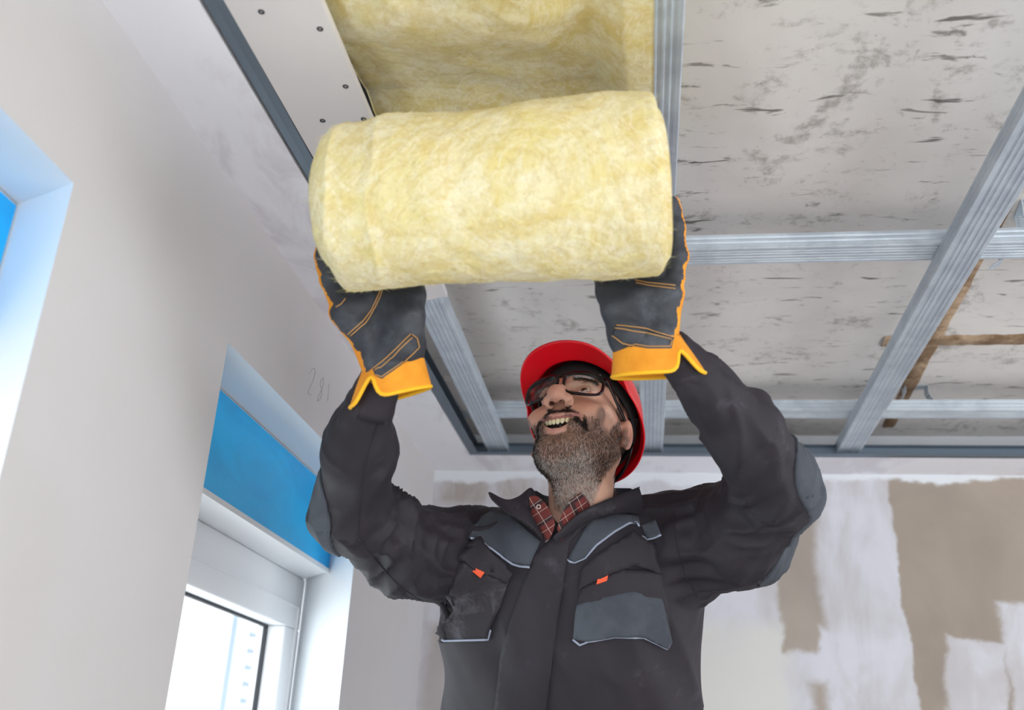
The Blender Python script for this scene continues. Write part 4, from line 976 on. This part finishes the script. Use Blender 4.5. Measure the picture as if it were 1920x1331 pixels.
for i, (z, g) in enumerate(((-.012, 0), (.004, .003), (.022, .001), (.034, -.004))):
    for j in range(nb2):
        ph = 2 * math.pi * j / nb2; fr_ = max(0, -math.sin(ph)); V.append(hh((.0815 + g) * math.cos(ph), (.102 + g) * math.sin(ph) - .002, z + .004 * fr_))
F = [(i * nb2 + j, i * nb2 + (j + 1) % nb2, (i + 1) * nb2 + (j + 1) % nb2, (i + 1) * nb2 + j) for i in range(3) for j in range(nb2)]
mod(obj('sweatband', V, F, m_foam, hat, True), 'SOLIDIFY', thickness=.004, offset=0)
for a in (35, 145, 215, 325, 270, 90):                                    # suspension straps up into the shell
    ph = math.radians(a); P = []
    for t in np.linspace(0, 1, 8): k = 1 - t ** 2; P.append(hh((.083 * k + .01 * (1 - k)) * math.cos(ph), (.104 * k + .01 * (1 - k)) * math.sin(ph), .03 + .062 * t))
    sd = hh(-math.sin(ph) * .009, math.cos(ph) * .009, 0) - hh(0, 0, 0); V = [q for p in P for q in (p - sd, p + sd)]
    mod(obj('strap', V, [(2 * i, 2 * i + 1, 2 * i + 3, 2 * i + 2) for i in range(7)], m_blk, hat, True), 'SOLIDIFY', thickness=.0015)
for a in (8, 172):                                         # clips between band and shell
    ph = math.radians(a); x, y = rim(ph); c_ = [hh(x * k, y * k, z) for k, z in ((.80, -.002), (.97, .006))]
    tdir = hh(-math.sin(ph) * .008, math.cos(ph) * .008, 0) - hh(0, 0, 0); u_ = hh(0, 0, .006) - hh(0, 0, 0); V = []
    for p in c_: V += [p - tdir - u_, p + tdir - u_, p + tdir + u_, p - tdir + u_]
    o = obj('clip', V, [(0, 1, 2, 3), (7, 6, 5, 4), (0, 4, 5, 1), (1, 5, 6, 2), (2, 6, 7, 3), (3, 7, 4, 0)], m_blk if a not in (-52, 232, -90) else m_blk, hat); mod(o, 'BEVEL', width=.0012, segments=2)
rt = []                                                                    # rear ratchet harness
for t in np.linspace(-1, 1, 25): ph = math.radians(90 + 62 * t); rt.append(hh(.080 * math.cos(ph), .106 * math.sin(ph), -.018 - .030 * math.cos(t * 1.5)))
V = []; zz = hh(0, 0, .008) - hh(0, 0, 0)
for p in rt: V += [p - zz, p + zz]
mod(obj('nape_strap', V, [(2 * i, 2 * i + 1, 2 * i + 3, 2 * i + 2) for i in range(24)], m_blk, hat, True), 'SOLIDIFY', thickness=.003)

# ================================================================== EYEGLASSES
m_frame = Mat('black_acetate', lin(10, 10, 12), .25); m_lens = m_glass
gls = thing('eyeglasses', hw([(0, -.1, -.02)])[0], "black framed eyeglasses on the worker's face", 'glasses')
GZ = -.003
def lens_outline(sx, n=48, gr=0.0):
    P = []
    for k in range(n):
        a = 2 * math.pi * k / n; c_, s_ = math.cos(a), math.sin(a); x = .0290 * math.copysign(abs(c_) ** .62, c_); z = .0212 * math.copysign(abs(s_) ** .62, s_)
        x *= (1 + .06 * s_); x += math.copysign(gr, x) * abs(c_); z += math.copysign(gr, z) * abs(s_)
        xx = sx * (.0365 + x); P.append(np.array([xx, -.1085 + 5.0 * xx * xx + z * .10 * -1, GZ + z - .002]))
    return P
for sx in (-1, 1):
    O = lens_outline(sx); n = len(O); V, F = [], []
    for p in O:                                                         # rim with a flat rectangular section
        c_ = np.array([sx * .0365, p[1], GZ]); d = p - c_; d[1] = 0; d /= np.linalg.norm(d); wz = .0031 + .0014 * max(0, d[2])
        for a, b_ in ((-.0006, -.0018), (wz * 1.3, -.0020), (wz * 1.3, .0018), (-.0006, .0018)): V.append(p + d * a + np.array([0, b_, 0]))
    for i in range(n):
        for k in range(4): F.append((i * 4 + k, i * 4 + (k + 1) % 4, ((i + 1) % n) * 4 + (k + 1) % 4, ((i + 1) % n) * 4 + k))
    mod(obj('rim', hw(V), F, m_frame, gls, True), 'BEVEL', width=.0006, segments=2, limit_method='ANGLE')
    V = [p for p in O]; ctr = np.mean(O, axis=0) + np.array([0, -.0012, 0]); V.append(ctr)
    lo_ = obj('lens', hw(V), [(i, (i + 1) % n, n) for i in range(n)], m_lens, gls, True); mod(lo_, 'SOLIDIFY', thickness=.0012)
    T = [(sx * .0670, -.0845, .016), (sx * .0705, -.078, .016), (sx * .0735, -.04, .010), (sx * .0770, -.005, .006), (sx * .0775, .014, .002), (sx * .0765, .026, -.012), (sx * .074, .034, -.026)]
    T = catmull(T, 24); V, F = [], []
    for i, p in enumerate(T):
        t = i / 23; hgt = .0042 * (1 - .35 * t)
        for a, b_ in ((-.0013, -hgt), (.0013, -hgt), (.0013, hgt), (-.0013, hgt)): V.append(np.array(p) + np.array([a, 0, b_]))
    for i in range(23):
        for k in range(4): F.append((i * 4 + k, i * 4 + (k + 1) % 4, (i + 1) * 4 + (k + 1) % 4, (i + 1) * 4 + k))
    F += [(0, 1, 2, 3), (95, 94, 93, 92)]
    tp = obj('temple', hw(V), F, m_frame, gls, True); mod(tp, 'BEVEL', width=.0005, segments=1, limit_method='ANGLE')
    r0 = hw([(sx * .0615, -.0935, .0185)])[0]; MB().tube([r0, r0 + hw([(0, -.0016, 0)])[0] - HO], .0011, 8).build('rivet', m_clip, gls)
MB().tube(hw([(-.0085, -.1090, .010), (-.004, -.1110, .013), (.004, -.1110, .013), (.0085, -.1090, .010)]), [.0026, .0022, .0022, .0026], 10).build('bridge', m_frame, gls, True)

# ================================================================== WORK PLATFORM under the worker (below the frame)
m_wood = Mat('platform_boards', rough=.8); _n = m_wood.noise(12, 5, .6, .4, (.2, 2, 2)); m_wood.color(m_wood.mix(_n.ss(.3, .7), lin(176, 140, 98), lin(140, 104, 68)))
wp = thing('work_platform', (-.14, 1.95, 0), 'low trestle platform of wooden boards carrying the worker', 'platform')
for i in range(3): MB().box((-.62, 1.69 + i * .185, .44), (.42, 1.87 + i * .185, .47)).build('plank', m_wood, wp)
for x0 in (-.5, .3):
    MB().box((x0 - .02, 1.69, .40), (x0 + .02, 2.24, .44)).build('bearer', m_steel, wp)
    for y0 in (1.71, 2.20): MB().tube([(x0, y0, .40), (x0 + (.03 if x0 > 0 else -.03), y0, 0.0)], .016, 10).build('leg', m_steel, wp)
